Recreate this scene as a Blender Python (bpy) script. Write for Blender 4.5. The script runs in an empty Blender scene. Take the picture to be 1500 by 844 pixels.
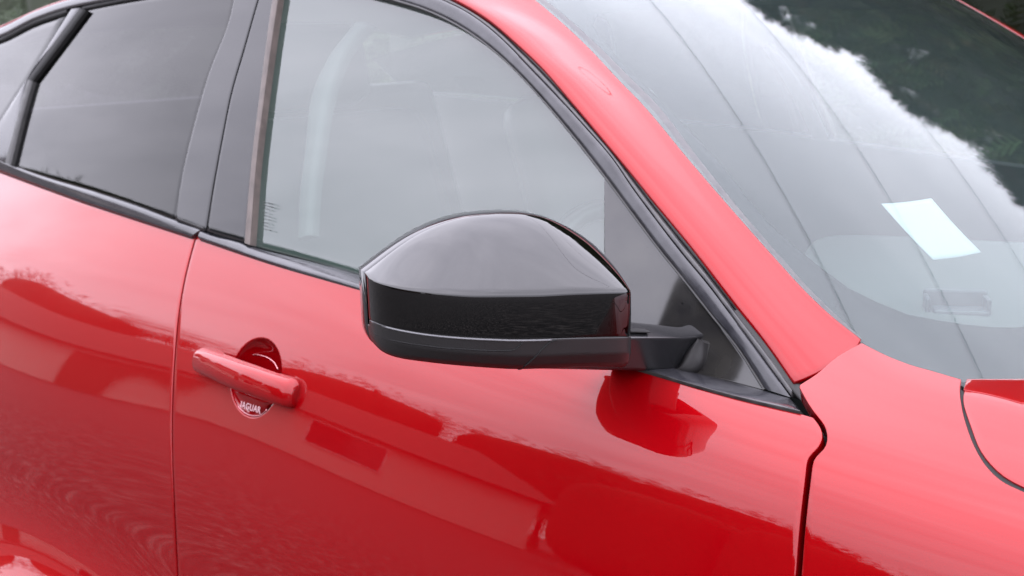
import bpy, bmesh, math, random
import numpy as np
from mathutils import Vector

# ------------------------------------------------------------------ camera, world, sun, exposure
scene = bpy.context.scene
COL = scene.collection
R = math.radians
CAM = np.array([.5867, -.7982, 1.3823]); YAW, PITCH, ROLL, FOC = -.7919, .2252, -.0281, 1.1304
_f = np.array([math.sin(YAW)*math.cos(PITCH), math.cos(YAW)*math.cos(PITCH), -math.sin(PITCH)])
_r = np.cross(_f, [0, 0, 1]); _r /= np.linalg.norm(_r); _u = np.cross(_r, _f)
_r, _u = math.cos(ROLL)*_r + math.sin(ROLL)*_u, -math.sin(ROLL)*_r + math.cos(ROLL)*_u
cd = bpy.data.cameras.new('camera'); cam = bpy.data.objects.new('camera', cd); COL.objects.link(cam)
from mathutils import Matrix
M4 = Matrix(((_r[0], _u[0], -_f[0], CAM[0]), (_r[1], _u[1], -_f[1], CAM[1]), (_r[2], _u[2], -_f[2], CAM[2]), (0, 0, 0, 1)))
cam.matrix_world = M4
cd.sensor_width = 36; cd.lens = 36*FOC; cd.clip_start = .01; cd.clip_end = 2000
cd.dof.use_dof = True; cd.dof.focus_distance = 1.15; cd.dof.aperture_fstop = 9
scene.camera = cam

SUN_EL, SUN_AZ = R(72), R(200)
w = bpy.data.worlds.new('World'); scene.world = w; w.use_nodes = True
nt = w.node_tree; nt.nodes.clear()
def wn(t, **k):
    n = nt.nodes.new(t)
    for a, b in k.items(): setattr(n, a, b)
    return n
wo = wn('ShaderNodeOutputWorld'); bg = wn('ShaderNodeBackground'); bg.inputs[1].default_value = .1
sky = wn('ShaderNodeTexSky', sky_type='NISHITA', sun_disc=False, sun_elevation=SUN_EL, sun_rotation=SUN_AZ)
tc = wn('ShaderNodeTexCoord'); sep = wn('ShaderNodeSeparateXYZ'); nt.links.new(tc.outputs['Generated'], sep.inputs[0])
mz = wn('ShaderNodeMath', operation='MAXIMUM'); nt.links.new(sep.outputs[2], mz.inputs[0]); mz.inputs[1].default_value = 0.0
az = wn('ShaderNodeMath', operation='ADD'); nt.links.new(mz.outputs[0], az.inputs[0]); az.inputs[1].default_value = .18
dx = wn('ShaderNodeMath', operation='DIVIDE'); dy = wn('ShaderNodeMath', operation='DIVIDE')
nt.links.new(sep.outputs[0], dx.inputs[0]); nt.links.new(az.outputs[0], dx.inputs[1])
nt.links.new(sep.outputs[1], dy.inputs[0]); nt.links.new(az.outputs[0], dy.inputs[1])
cmb = wn('ShaderNodeCombineXYZ'); nt.links.new(dx.outputs[0], cmb.inputs[0]); nt.links.new(dy.outputs[0], cmb.inputs[1])
mp = wn('ShaderNodeMapping'); mp.inputs['Rotation'].default_value = (0, 0, R(28)); mp.inputs['Scale'].default_value = (.6, 1.7, 1)
nt.links.new(cmb.outputs[0], mp.inputs[0])
n1 = wn('ShaderNodeTexNoise'); n1.inputs['Scale'].default_value = 2.1; n1.inputs['Detail'].default_value = 7; n1.inputs['Roughness'].default_value = .55; n1.inputs['Distortion'].default_value = .35
nt.links.new(mp.outputs[0], n1.inputs['Vector'])
rp = wn('ShaderNodeValToRGB'); nt.links.new(n1.outputs['Fac'], rp.inputs[0])
e = rp.color_ramp.elements; e[0].position = .30; e[0].color = (.68, .665, .80, 1); e[1].position = .68; e[1].color = (.99, .96, 1.12, 1)
sc_ = wn('ShaderNodeVectorMath', operation='SCALE'); sc_.inputs['Scale'].default_value = 10.8
nt.links.new(rp.outputs[0], sc_.inputs[0])
# overcast sky: brighter overhead than at the horizon
ov = wn('ShaderNodeMath', operation='MULTIPLY_ADD'); nt.links.new(mz.outputs[0], ov.inputs[0]); ov.inputs[1].default_value = .72; ov.inputs[2].default_value = .47
nt.links.new(ov.outputs[0], sc_.inputs['Scale'])
sc2 = wn('ShaderNodeVectorMath', operation='SCALE'); sc2.inputs['Scale'].default_value = 10.8; nt.links.new(sc_.outputs[0], sc2.inputs[0]); sc_ = sc2
mx = wn('ShaderNodeMixRGB'); mx.inputs[0].default_value = .92
nt.links.new(sky.outputs[0], mx.inputs[1]); nt.links.new(sc_.outputs[0], mx.inputs[2])
nt.links.new(mx.outputs[0], bg.inputs[0]); nt.links.new(bg.outputs[0], wo.inputs[0])

sd = bpy.data.lights.new('sun', 'SUN'); sd.energy = .5; sd.angle = R(165); sd.color = (1, .96, .9)
sun = bpy.data.objects.new('sun', sd); COL.objects.link(sun)
sdir = Vector((math.sin(SUN_AZ)*math.cos(SUN_EL), math.cos(SUN_AZ)*math.cos(SUN_EL), math.sin(SUN_EL)))
sun.rotation_euler = sdir.to_track_quat('Z', 'Y').to_euler()
scene.view_settings.view_transform = 'Standard'; scene.view_settings.look = 'None'
scene.view_settings.gamma = 1; scene.view_settings.exposure = 2.35
scene.cycles.max_bounces = 10; scene.cycles.transparent_max_bounces = 16

# ------------------------------------------------------------------ materials
def new_mat(name):
    m = bpy.data.materials.new(name); m.use_nodes = True
    return m, m.node_tree, m.node_tree.nodes['Principled BSDF']
def noise_bump(t, b, scale, strength, dist=.001, detail=4, coord='Object'):
    tc = t.nodes.new('ShaderNodeTexCoord'); n = t.nodes.new('ShaderNodeTexNoise'); n.inputs['Scale'].default_value = scale
    n.inputs['Detail'].default_value = detail; t.links.new(tc.outputs[coord], n.inputs['Vector'])
    bm = t.nodes.new('ShaderNodeBump'); bm.inputs['Strength'].default_value = strength; bm.inputs['Distance'].default_value = dist
    t.links.new(n.outputs['Fac'], bm.inputs['Height']); t.links.new(bm.outputs[0], b.inputs['Normal']); return n, bm
def ramp(t, src, stops):
    r = t.nodes.new('ShaderNodeValToRGB'); el = r.color_ramp.elements
    while len(el) < len(stops): el.new(.5)
    for q, (p, c) in zip(el, stops): q.position = p; q.color = (*c, 1)
    t.links.new(src, r.inputs[0]); return r
def simple(name, col, rough=.5, metal=0, spec=.5, bump=None, coat=0, var=None):
    m, t, b = new_mat(name)
    b.inputs['Base Color'].default_value = (*col, 1); b.inputs['Roughness'].default_value = rough
    b.inputs['Metallic'].default_value = metal; b.inputs['Specular IOR Level'].default_value = spec
    b.inputs['Coat Weight'].default_value = coat
    if bump: n, _ = noise_bump(t, b, *bump)
    if var:
        tc = t.nodes.new('ShaderNodeTexCoord'); n = t.nodes.new('ShaderNodeTexNoise'); n.inputs['Scale'].default_value = var[0]; n.inputs['Detail'].default_value = 6
        t.links.new(tc.outputs['Object'], n.inputs['Vector'])
        r = ramp(t, n.outputs['Fac'], [(.3, tuple(c*(1-var[1]) for c in col)), (.7, tuple(min(1, c*(1+var[1])) for c in col))])
        t.links.new(r.outputs[0], b.inputs['Base Color'])
    return m
def paint():
    m, t, b = new_mat('red_metallic_paint')
    b.inputs['Base Color'].default_value = (.205, .0001, .0018, 1)
    b.inputs['Metallic'].default_value = .38; b.inputs['Roughness'].default_value = .42
    b.inputs['Coat Weight'].default_value = 1; b.inputs['Coat Roughness'].default_value = .006; b.inputs['Coat IOR'].default_value = 1.44
    b.inputs['Specular IOR Level'].default_value = .05; b.inputs['Specular Tint'].default_value = (.9, .0, .0, 1)
    # fine flake relief under the lacquer, faint orange peel in the lacquer
    tc = t.nodes.new('ShaderNodeTexCoord')
    fl = t.nodes.new('ShaderNodeTexNoise'); fl.inputs['Scale'].default_value = 1800
    t.links.new(tc.outputs['Object'], fl.inputs['Vector'])
    b1 = t.nodes.new('ShaderNodeBump'); b1.inputs['Strength'].default_value = .25; b1.inputs['Distance'].default_value = .0004
    t.links.new(fl.outputs['Fac'], b1.inputs['Height']); t.links.new(b1.outputs[0], b.inputs['Normal'])
    op = t.nodes.new('ShaderNodeTexNoise'); op.inputs['Scale'].default_value = 190; op.inputs['Detail'].default_value = 1
    t.links.new(tc.outputs['Object'], op.inputs['Vector'])
    b2 = t.nodes.new('ShaderNodeBump'); b2.inputs['Strength'].default_value = .006; b2.inputs['Distance'].default_value = .0012
    t.links.new(op.outputs['Fac'], b2.inputs['Height']); t.links.new(b2.outputs[0], b.inputs['Coat Normal'])
    return m
def glass(name, tint, body=(0, 0, 0), bodymix=0, f0=.055):
    m, t, b = new_mat(name); t.nodes.remove(b)
    out = t.nodes['Material Output']
    g = t.nodes.new('ShaderNodeNewGeometry'); d = t.nodes.new('ShaderNodeVectorMath'); d.operation = 'DOT_PRODUCT'
    t.links.new(g.outputs['Normal'], d.inputs[0]); t.links.new(g.outputs['Incoming'], d.inputs[1])
    def mth(op, a, bb):
        n = t.nodes.new('ShaderNodeMath'); n.operation = op
        for i, v in enumerate((a, bb)):
            if v is None: continue
            if isinstance(v, (int, float)): n.inputs[i].default_value = v
            else: t.links.new(v, n.inputs[i])
        return n.outputs[0]
    c = mth('ABSOLUTE', d.outputs['Value'], None); o = mth('SUBTRACT', 1.0, c); p = mth('POWER', o, 5.0)
    fr = mth('ADD', mth('MULTIPLY', p, 1-f0), f0)
    tr = t.nodes.new('ShaderNodeBsdfTransparent'); tr.inputs[0].default_value = (*tint, 1)
    gl = t.nodes.new('ShaderNodeBsdfGlossy'); gl.inputs['Roughness'].default_value = .0; gl.inputs[0].default_value = (1, 1, 1, 1)
    base = tr.outputs[0]
    if bodymix:
        df = t.nodes.new('ShaderNodeBsdfDiffuse'); df.inputs[0].default_value = (*body, 1)
        mm = t.nodes.new('ShaderNodeMixShader'); mm.inputs[0].default_value = bodymix
        t.links.new(base, mm.inputs[1]); t.links.new(df.outputs[0], mm.inputs[2]); base = mm.outputs[0]
    mi = t.nodes.new('ShaderNodeMixShader'); t.links.new(fr, mi.inputs[0]); t.links.new(base, mi.inputs[1]); t.links.new(gl.outputs[0], mi.inputs[2])
    t.links.new(mi.outputs[0], out.inputs[0]); return m
PAINT = paint()
GLASS = glass('clear_green_glass', (.82, .91, .88), body=(.40, .62, .52), bodymix=.055, f0=.088)
PRIV = glass('dark_privacy_glass', (.13, .13, .15), f0=.036)
WGLASS = glass('clear_windscreen_glass', (.78, .84, .825), body=(.40, .52, .54), bodymix=.018, f0=.034)
def gloss_black(name, col=(.006, .006, .007), rough=.03, ior=1.45):
    m = simple(name, col, rough); b = m.node_tree.nodes['Principled BSDF']; b.inputs['IOR'].default_value = ior
    b.inputs['Coat Weight'].default_value = .0; b.inputs['Coat Roughness'].default_value = .01
    return m
PIANO = gloss_black('gloss_black_plastic')
CAPM = simple('gloss_black_lacquer', (.0006, .0005, .0005), .01); CAPM.node_tree.nodes['Principled BSDF'].inputs['IOR'].default_value = 1.60
FRIT = simple('black_ceramic_frit', (.008, .008, .009), .9, spec=0)
def dusty(name, col, dust, rough, amt, scale=60):
    m, t, b = new_mat(name); b.inputs['Roughness'].default_value = rough; b.inputs['IOR'].default_value = 1.5
    tc = t.nodes.new('ShaderNodeTexCoord'); n = t.nodes.new('ShaderNodeTexNoise'); n.inputs['Scale'].default_value = scale; n.inputs['Detail'].default_value = 8; n.inputs['Roughness'].default_value = .65
    t.links.new(tc.outputs['Object'], n.inputs['Vector'])
    r = ramp(t, n.outputs['Fac'], [(.35, col), (.75, tuple(c*(1-amt)+d*amt for c, d in zip(col, dust)))])
    t.links.new(r.outputs[0], b.inputs['Base Color'])
    r2 = ramp(t, n.outputs['Fac'], [(.3, (rough*.85,)*3), (.8, (min(1, rough*1.6),)*3)])
    t.links.new(r2.outputs[0], b.inputs['Roughness'])
    bm = t.nodes.new('ShaderNodeBump'); bm.inputs['Strength'].default_value = .04; bm.inputs['Distance'].default_value = .0002
    n2 = t.nodes.new('ShaderNodeTexNoise'); n2.inputs['Scale'].default_value = 900; t.links.new(tc.outputs['Object'], n2.inputs['Vector'])
    t.links.new(n2.outputs['Fac'], bm.inputs['Height']); t.links.new(bm.outputs[0], b.inputs['Normal']); return m
SATIN = dusty('satin_black_trim', (.014, .014, .017), (.06, .06, .065), .16, .5, 30)
RUBBER = dusty('black_rubber_seal', (.010, .010, .010), (.05, .048, .045), .42, .5, 80)
DULLSEAL = dusty('dusty_grey_seal', (.035, .035, .037), (.12, .115, .11), .40, .6, 40)
BROWNRUB = simple('weathered_brown_rubber', (.07, .055, .048), .5, var=(60, .25))
TEXPL = simple('grained_black_plastic', (.011, .0105, .0105), .33, bump=(1400, .35, .0005))
DARK = simple('matt_black_inner', (.006, .006, .006), .8)
def sailmat():
    m, t, b = new_mat('dusty_grey_plastic_panel')
    tc = t.nodes.new('ShaderNodeTexCoord'); n = t.nodes.new('ShaderNodeTexNoise'); n.inputs['Scale'].default_value = 22; n.inputs['Detail'].default_value = 8
    t.links.new(tc.outputs['Object'], n.inputs['Vector'])
    r = ramp(t, n.outputs['Fac'], [(.3, (.008, .008, .009)), (.7, (.022, .021, .019))])
    v = t.nodes.new('ShaderNodeTexVoronoi'); v.inputs['Scale'].default_value = 95; v.inputs['Randomness'].default_value = 1
    mpg = t.nodes.new('ShaderNodeMapping'); mpg.inputs['Scale'].default_value = (1, 1, 1.8); t.links.new(tc.outputs['Object'], mpg.inputs[0]); t.links.new(mpg.outputs[0], v.inputs['Vector'])
    n3 = t.nodes.new('ShaderNodeTexNoise'); n3.inputs['Scale'].default_value = 30; t.links.new(tc.outputs['Object'], n3.inputs['Vector'])
    sp = ramp(t, v.outputs['Distance'], [(.10, (1, 1, 1)), (.17, (0, 0, 0))]); g2 = ramp(t, n3.outputs['Fac'], [(.52, (0, 0, 0)), (.6, (1, 1, 1))])
    mu = t.nodes.new('ShaderNodeMath'); mu.operation = 'MULTIPLY'; t.links.new(sp.outputs[0], mu.inputs[0]); t.links.new(g2.outputs[0], mu.inputs[1])
    mi = t.nodes.new('ShaderNodeMixRGB'); t.links.new(mu.outputs[0], mi.inputs[0]); t.links.new(r.outputs[0], mi.inputs[1]); mi.inputs[2].default_value = (.002, .002, .002, 1)
    t.links.new(mi.outputs[0], b.inputs['Base Color']); b.inputs['Roughness'].default_value = .10; b.inputs['IOR'].default_value = 1.62
    return m
SAILM = sailmat()
CHROME = simple('bright_metal', (.8, .8, .82), .12, 1)
MIRG = simple('mirror_glass', (.75, .78, .8), .02, 1)

# ------------------------------------------------------------------ objects helpers
def mesh_obj(name, V, F, mat, parent=None, smooth=True):
    me = bpy.data.meshes.new(name); me.from_pydata([tuple(map(float, v)) for v in V], [], [tuple(map(int, f)) for f in F]); me.update()
    if smooth: me.polygons.foreach_set('use_smooth', [True]*len(me.polygons))
    me.materials.append(mat); o = bpy.data.objects.new(name, me); COL.objects.link(o)
    if parent is not None: o.parent = parent
    return o
def bm_obj(name, bm, mat, parent=None, smooth=False):
    bmesh.ops.recalc_face_normals(bm, faces=bm.faces)
    me = bpy.data.meshes.new(name); bm.to_mesh(me); bm.free()
    if smooth: me.polygons.foreach_set('use_smooth', [True]*len(me.polygons))
    me.materials.append(mat); o = bpy.data.objects.new(name, me); COL.objects.link(o)
    if parent is not None: o.parent = parent
    return o
def tag(o, label=None, cat=None, group=None, kind=None):
    for k, v in (('label', label), ('category', cat), ('group', group), ('kind', kind)):
        if v: o[k] = v
    return o
def empty(name, loc, label, cat, group=None):
    o = bpy.data.objects.new(name, None); COL.objects.link(o); o.location = loc; tag(o, label, cat, group); return o
def box(bm, c, s, bev=0, rz=0):
    g = bmesh.ops.create_cube(bm, size=1); vs = g['verts']
    bmesh.ops.scale(bm, vec=s, verts=vs)
    if bev:
        es = list({e for v in vs for e in v.link_edges}); r_ = bmesh.ops.bevel(bm, geom=es, offset=bev, segments=2, affect='EDGES', profile=.5)
        vs = list({v for f in r_['faces'] for v in f.verts} | {v for v in vs if v.is_valid})
    if rz: bmesh.ops.rotate(bm, cent=(0, 0, 0), matrix=Matrix.Rotation(rz, 3, 'Z'), verts=vs)
    bmesh.ops.translate(bm, vec=c, verts=vs)
def one_box(name, c, s, mat, parent=None, bev=0, rz=0):
    bm = bmesh.new(); box(bm, c, s, bev, rz); return bm_obj(name, bm, mat, parent)

# ------------------------------------------------------------------ curve maths
def ray(p):
    d = _f + ((p[0]-750)*_r - (p[1]-422)*_u)/(1500*FOC); return d/np.linalg.norm(d)
def ncs(x, y):      # natural cubic spline, y may be (n,k)
    x = np.asarray(x, float); y = np.asarray(y, float); n = len(x)
    if n < 3: return lambda q: np.stack([np.interp(q, x, y[:, k]) for k in range(y.shape[1])], -1) if y.ndim > 1 else np.interp(q, x, y)
    h = np.diff(x); A = np.zeros((n, n)); B = np.zeros((n,)+y.shape[1:]); A[0, 0] = A[-1, -1] = 1
    for i in range(1, n-1):
        A[i, i-1] = h[i-1]; A[i, i] = 2*(h[i-1]+h[i]); A[i, i+1] = h[i]
        B[i] = 6*((y[i+1]-y[i])/h[i]-(y[i]-y[i-1])/h[i-1])
    m = np.linalg.solve(A, B)
    def f(q):
        q = np.asarray(q, float); i = np.clip(np.searchsorted(x, q)-1, 0, n-2); t0 = q-x[i]; t1 = x[i+1]-q; hh = h[i]
        if y.ndim > 1: t0 = t0[..., None]; t1 = t1[..., None]; hh = hh[..., None]
        return m[i]*t1**3/(6*hh)+m[i+1]*t0**3/(6*hh)+(y[i]/hh-m[i]*hh/6)*t1+(y[i+1]/hh-m[i+1]*hh/6)*t0
    return f
def pchip(x, y):    # monotone, no overshoot
    x = np.asarray(x, float); y = np.asarray(y, float); h = np.diff(x); d = np.diff(y)/h; n = len(x); m = np.zeros(n)
    m[0] = d[0]; m[-1] = d[-1]
    for i in range(1, n-1):
        if d[i-1]*d[i] > 0:
            w1 = 2*h[i]+h[i-1]; w2 = h[i]+2*h[i-1]; m[i] = (w1+w2)/(w1/d[i-1]+w2/d[i])
    def f(q):
        q = np.clip(np.asarray(q, float), x[0], x[-1]); i = np.clip(np.searchsorted(x, q)-1, 0, n-2); t = (q-x[i])/h[i]
        return (2*t**3-3*t**2+1)*y[i]+(t**3-2*t**2+t)*h[i]*m[i]+(-2*t**3+3*t**2)*y[i+1]+(t**3-t**2)*h[i]*m[i+1]
    return f
def resample(pts, n=None, t=None, smooth=True):
    P = np.asarray(pts, float); d = np.r_[0, np.cumsum(np.linalg.norm(np.diff(P, axis=0), axis=1))]; d /= d[-1]
    if t is None: t = np.linspace(0, 1, n)
    if len(P) > 2 and smooth:
        # centripetal style tangents, no overshoot
        return np.stack([pchip(d, P[:, k])(t) if np.all(np.diff(P[:, k]) >= 0) or np.all(np.diff(P[:, k]) <= 0) else ncs(d, P[:, k])(t) for k in range(P.shape[1])], -1)
    return np.stack([np.interp(t, d, P[:, k]) for k in range(P.shape[1])], -1)

# ------------------------------------------------------------------ master surfaces of the car
class Surf:
    def F(self, X): ...
    def hit(self, p, t0=.4, t1=5):
        d = ray(p); ts = np.linspace(t0, t1, 500); X = CAM+ts[:, None]*d; v = self.F(X)
        k = np.where((v[:-1] < 0) & (v[1:] >= 0))[0]
        if len(k) == 0: k = [int(np.argmin(np.abs(v)))]
        a, b = ts[k[0]], ts[min(k[0]+1, 499)]
        for _ in range(40):
            m = (a+b)/2
            if self.F((CAM+m*d)[None])[0] < 0: a = m
            else: b = m
        return CAM+a*d
    def par_px(self, pts): return np.array([self.par(self.hit(p)) for p in pts])
    def norm(self, U):
        e_ = 1.5e-3; U = np.asarray(U, float)
        a = self.ev(U+[e_, 0])-self.ev(U-[e_, 0]); b = self.ev(U+[0, e_])-self.ev(U-[0, e_])
        n = np.cross(a, b); n /= np.linalg.norm(n, axis=-1, keepdims=True); return n*self.sgn
class SideGlass(Surf):     # y as a function of x, z
    sgn = 1
    def __init__(s, off=0): s.off = off
    def g(s, x, z): return .106+.050*(x+1)+.035*(x+1)**2+.37*(z-1.079)+.10*(z-1.079)**2+s.off
    def F(s, X): return X[:, 1]-s.g(X[:, 0], X[:, 2])
    def par(s, P): return np.array([P[0], P[2]])
    def ev(s, U): U = np.asarray(U); return np.stack([U[..., 0], s.g(U[..., 0], U[..., 1]), U[..., 1]], -1)
class Screen(Surf):        # z as a function of x, y
    sgn = 1
    def __init__(s, off=0): s.off = off
    def w(s, x, y):
        u = .027+.17*(1-((y-.95)/.703)**2)-x
        return 1.056+.70*u-.14*u*u+s.off
    def F(s, X): return s.w(X[:, 0], X[:, 1])-X[:, 2]
    def par(s, P): return np.array([P[0], P[1]])
    def ev(s, U): U = np.asarray(U); return np.stack([U[..., 0], U[..., 1], s.w(U[..., 0], U[..., 1])], -1)
# body side: slope angle of the skin (degrees up from a vertical wall) along its arc, station by station
SK = [-.50, -.42, -.35, -.29, -.23, -.15, -.07, .02, .10, .15, .20, .24, .28, .32, .36, .42, .50, .70, 1.0, 1.35]
STN = {
 -2.6: [0,   4,  10,  14, 14, 12, 10, 12, 17, 19, 21, 23, 25, 26, 27, 28, 28, 28, 28, 28],
 -1.9: [0,   6,  12,  14, 13, 10, 10, 12, 17, 20, 22.5, 24.5, 27.5, 30, 32, 33, 33, 33, 33, 33],
 -1.4: [4,  24,  40,  42, 34, 16,  6, 10, 15, 17.5, 20.5, 23, 26, 29, 31, 32, 32, 32, 32, 32],
 -1.0: [4,  26,  42,  40, 31, 13,  5,  9, 14, 16, 19, 22, 26, 28.5, 30, 31, 31, 31, 31, 31],
 -.55: [2,  18,  26,  18, 10,  4,  4,  9, 14, 16, 18, 21, 26, 31, 36, 40, 40, 40, 40, 40],
 -.05: [0,  10,  14,   8,  4,  2,  4,  9, 14, 16, 17.5, 19.5, 29, 48, 62, 68, 69, 72, 78, 80],
  .25: [0,   4,   6,   4,  2,  2,  4,  9, 14, 16, 17.5, 20, 34, 56, 66, 72, 80, 87, 89, 90],
  .90: [-20, -14, -8, -2,  2,  4, 7, 11, 16, 18, 21, 26, 44, 62, 71, 76, 81, 87, 89, 90],
}
YA = {-2.6: .05, -1.9: -.050, -1.4: -.050, -1.0: -.03, -.55: -.028, -.05: -.018, .25: -.012, .90: .03}
class Body(Surf):          # height field over the plane that faces outwards and up
    sgn = 1
    def __init__(s):
        xs = sorted(STN); s.nx, s.nq = 240, 420; s.x0, s.x1 = xs[0], xs[-1]; s.q0, s.q1 = .12, 1.45
        fa = ncs(xs, np.array([STN[x] for x in xs], float)); fy = ncs(xs, np.array([YA[x] for x in xs], float))
        S = np.linspace(-.55, 1.35, 900); i0 = int(np.argmin(np.abs(S))); ds = S[1]-S[0]
        T = np.zeros((s.nx, s.nq)); qq = np.linspace(s.q0, s.q1, s.nq)
        for i, x in enumerate(np.linspace(s.x0, s.x1, s.nx)):
            al = np.radians(pchip(SK, fa(x))(S)); k = np.ones(15)/15
            al = np.convolve(np.pad(al, 7, mode='edge'), k, 'valid')
            y = np.cumsum(np.sin(al))*ds; z = np.cumsum(np.cos(al))*ds
            y += float(fy(x))-y[i0]; z += .70-z[i0]
            T[i] = np.interp(qq, (y+z)/2**.5, (z-y)/2**.5)
        # light smoothing so that reflections run clean
        for _ in range(6):
            T[1:-1] = (T[:-2]+2*T[1:-1]+T[2:])/4
            T[:, 1:-1] = (T[:, :-2]+2*T[:, 1:-1]+T[:, 2:])/4
        s.T = T
    def h(s, x, q):
        fx = np.clip((np.asarray(x)-s.x0)/(s.x1-s.x0)*(s.nx-1), 1, s.nx-2.001); fq = np.clip((np.asarray(q)-s.q0)/(s.q1-s.q0)*(s.nq-1), 1, s.nq-2.001)
        i = fx.astype(int); j = fq.astype(int); i = np.minimum(i, s.nx-3); j = np.minimum(j, s.nq-3); a = fx-i; b = fq-j
        def bs(t): return [(1-t)**3/6, (3*t**3-6*t*t+4)/6, (-3*t**3+3*t*t+3*t+1)/6, t**3/6]
        wa, wb = bs(a), bs(b); r = 0
        for m in range(4):
            for n in range(4): r = r+wa[m]*wb[n]*s.T[i-1+m, j-1+n]
        return r
    def F(s, X): return s.h(X[:, 0], (X[:, 1]+X[:, 2])/2**.5)-(X[:, 2]-X[:, 1])/2**.5
    def par(s, P): return np.array([P[0], (P[1]+P[2])/2**.5])
    def ev(s, U):
        U = np.asarray(U); q = U[..., 1]; h = s.h(U[..., 0], q)
        return np.stack([U[..., 0], (q-h)/2**.5, (q+h)/2**.5], -1)
SB = Body(); SG = SideGlass(); SW = Screen(); SGT = SideGlass(-.006)
SB.sgn = 1
# orientation signs
if SB.norm(np.array([[-.5, .6]]))[0][1] > 0: SB.sgn = -1
for s_ in (SG, SGT):
    if s_.norm(np.array([[-.5, 1.2]]))[0][1] > 0: s_.sgn = -1
if SW.norm(np.array([[-.2, .6]]))[0][2] < 0: SW.sgn = -1

def coons(bottom, right, top, left, us, vs):
    """curves in parameter space; bottom/top run left to right, left/right run bottom to top"""
    B = resample(bottom, t=us, smooth=False); T = resample(top, t=us, smooth=False); L = resample(left, t=vs, smooth=False); Rr = resample(right, t=vs, smooth=False)
    u = us[:, None, None]; v = vs[None, :, None]
    P = (1-v)*B[:, None]+v*T[:, None]+(1-u)*L[None]+u*Rr[None]
    P = P-((1-u)*(1-v)*B[0]+u*(1-v)*B[-1]+(1-u)*v*T[0]+u*v*T[-1]); return P
def grid_faces(nu, nv, off=0):
    i, j = np.meshgrid(np.arange(nu-1), np.arange(nv-1), indexing='ij'); a = (i*nv+j).ravel()+off
    return np.stack([a, a+nv, a+nv+1, a+1], 1).tolist()
def panel(name, P, N, mat, parent, r=.0018, depth=.012, flip=False, disp=None, sides='blrt', back=False, mirror=False):
    """dense skin P[u,v] with rolled edge and returned flange"""
    nu, nv = P.shape[:2]
    V = P.reshape(-1, 3); F = grid_faces(nu, nv)
    loop = [(i, 0) for i in range(nu)]+[(nu-1, j) for j in range(1, nv)]+[(i, nv-1) for i in range(nu-2, -1, -1)]+[(0, j) for j in range(nv-2, 0, -1)]
    cur = np.array([P[a] for a in loop]); nn = np.array([N[a] for a in loop])
    inner = np.array([P[min(max(a[0], 1), nu-2), min(max(a[1], 1), nv-2)] for a in loop])
    # outward direction: normal of the outline within the surface
    tang = np.roll(cur, -1, 0)-np.roll(cur, 1, 0); tang /= np.linalg.norm(tang, axis=1, keepdims=True)+1e-12
    out = np.cross(tang, nn); out /= np.linalg.norm(out, axis=1, keepdims=True)+1e-12
    s = np.sign(np.sum(out*(cur-inner), 1)); 
    if np.median(s) < 0: out = -out
    idx0 = [a[0]*nv+a[1] for a in loop]; VV = [V]; prev = idx0; base = len(V)
    rings = [(r*math.sin(t), r*(1-math.cos(t))) for t in (R(30), R(60), R(90))]+[(r, r+depth*.3), (r, depth)]
    for (o_, d_) in rings:
        ring = cur+out*o_-nn*d_; VV.append(ring); ids = list(range(base, base+len(ring))); base += len(ring)
        n = len(ids)
        for k in range(n): F.append([prev[k], ids[k], ids[(k+1) % n], prev[(k+1) % n]])
        prev = ids
    V = np.concatenate(VV)
    # face orientation
    f0 = F[len(F)//3]; a, b, c = V[f0[0]], V[f0[1]], V[f0[2]]
    k = f0[0]
    if np.dot(np.cross(b-a, c-a), N.reshape(-1, 3)[min(k, nu*nv-1)]) < 0: pass
    fn = np.cross(V[F[0][1]]-V[F[0][0]], V[F[0][2]]-V[F[0][0]])
    c0 = (nu//2)*nv+nv//2
    g = [c0, c0+nv, c0+nv+1]; fn = np.cross(V[g[1]]-V[g[0]], V[g[2]]-V[g[0]])
    if np.dot(fn, N[nu//2, nv//2]) < 0: F = [f[::-1] for f in F[:(nu-1)*(nv-1)]]+F[(nu-1)*(nv-1):]
    o = mesh_obj(name, V, F, mat, parent)
    bm = bmesh.new(); bm.from_mesh(o.data); bmesh.ops.remove_doubles(bm, verts=bm.verts, dist=1e-6); bmesh.ops.recalc_face_normals(bm, faces=bm.faces)
    # make the skin face outwards
    bm.faces.ensure_lookup_table(); tot = sum((f.normal.dot(Vector(N[nu//2, nv//2])))*f.calc_area() for f in bm.faces)
    if tot < 0: bmesh.ops.reverse_faces(bm, faces=bm.faces)
    bm.to_mesh(o.data); bm.free(); o.data.polygons.foreach_set('use_smooth', [True]*len(o.data.polygons))
    if mirror: far_side(o)
    return o
def far_side(o, name=None, parent=None):
    me = o.data.copy(); n = len(me.vertices); co = np.empty(n*3); me.vertices.foreach_get('co', co); co = co.reshape(-1, 3); co[:, 1] = 1.9-co[:, 1]
    me.vertices.foreach_set('co', co.ravel()); me.flip_normals()
    c = bpy.data.objects.new(name or o.name, me); COL.objects.link(c); c.parent = parent or o.parent
    return c
def px_patch(name, S, bottom, right, top, left, mat, parent, nu=60, nv=40, us=None, vs=None, r=.0018, depth=.012, off=0, disp=None, **k):
    us = np.linspace(0, 1, nu) if us is None else us; vs = np.linspace(0, 1, nv) if vs is None else vs
    cv = []
    for c in (bottom, right, top, left):
        if isinstance(c, tuple): cv.append(np.array(c[1]))          # ('p', params)
        else: cv.append(S.par_px(resample(c, 50) if len(c) > 2 else resample(c, 12)))
    U = coons(*cv, us, vs); P = S.ev(U); N = S.norm(U)
    if off: P = P+N*off
    if disp is not None: P = disp(U, P, N)
    return panel(name, P, N, mat, parent, r=r, depth=depth, **k), U
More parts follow.
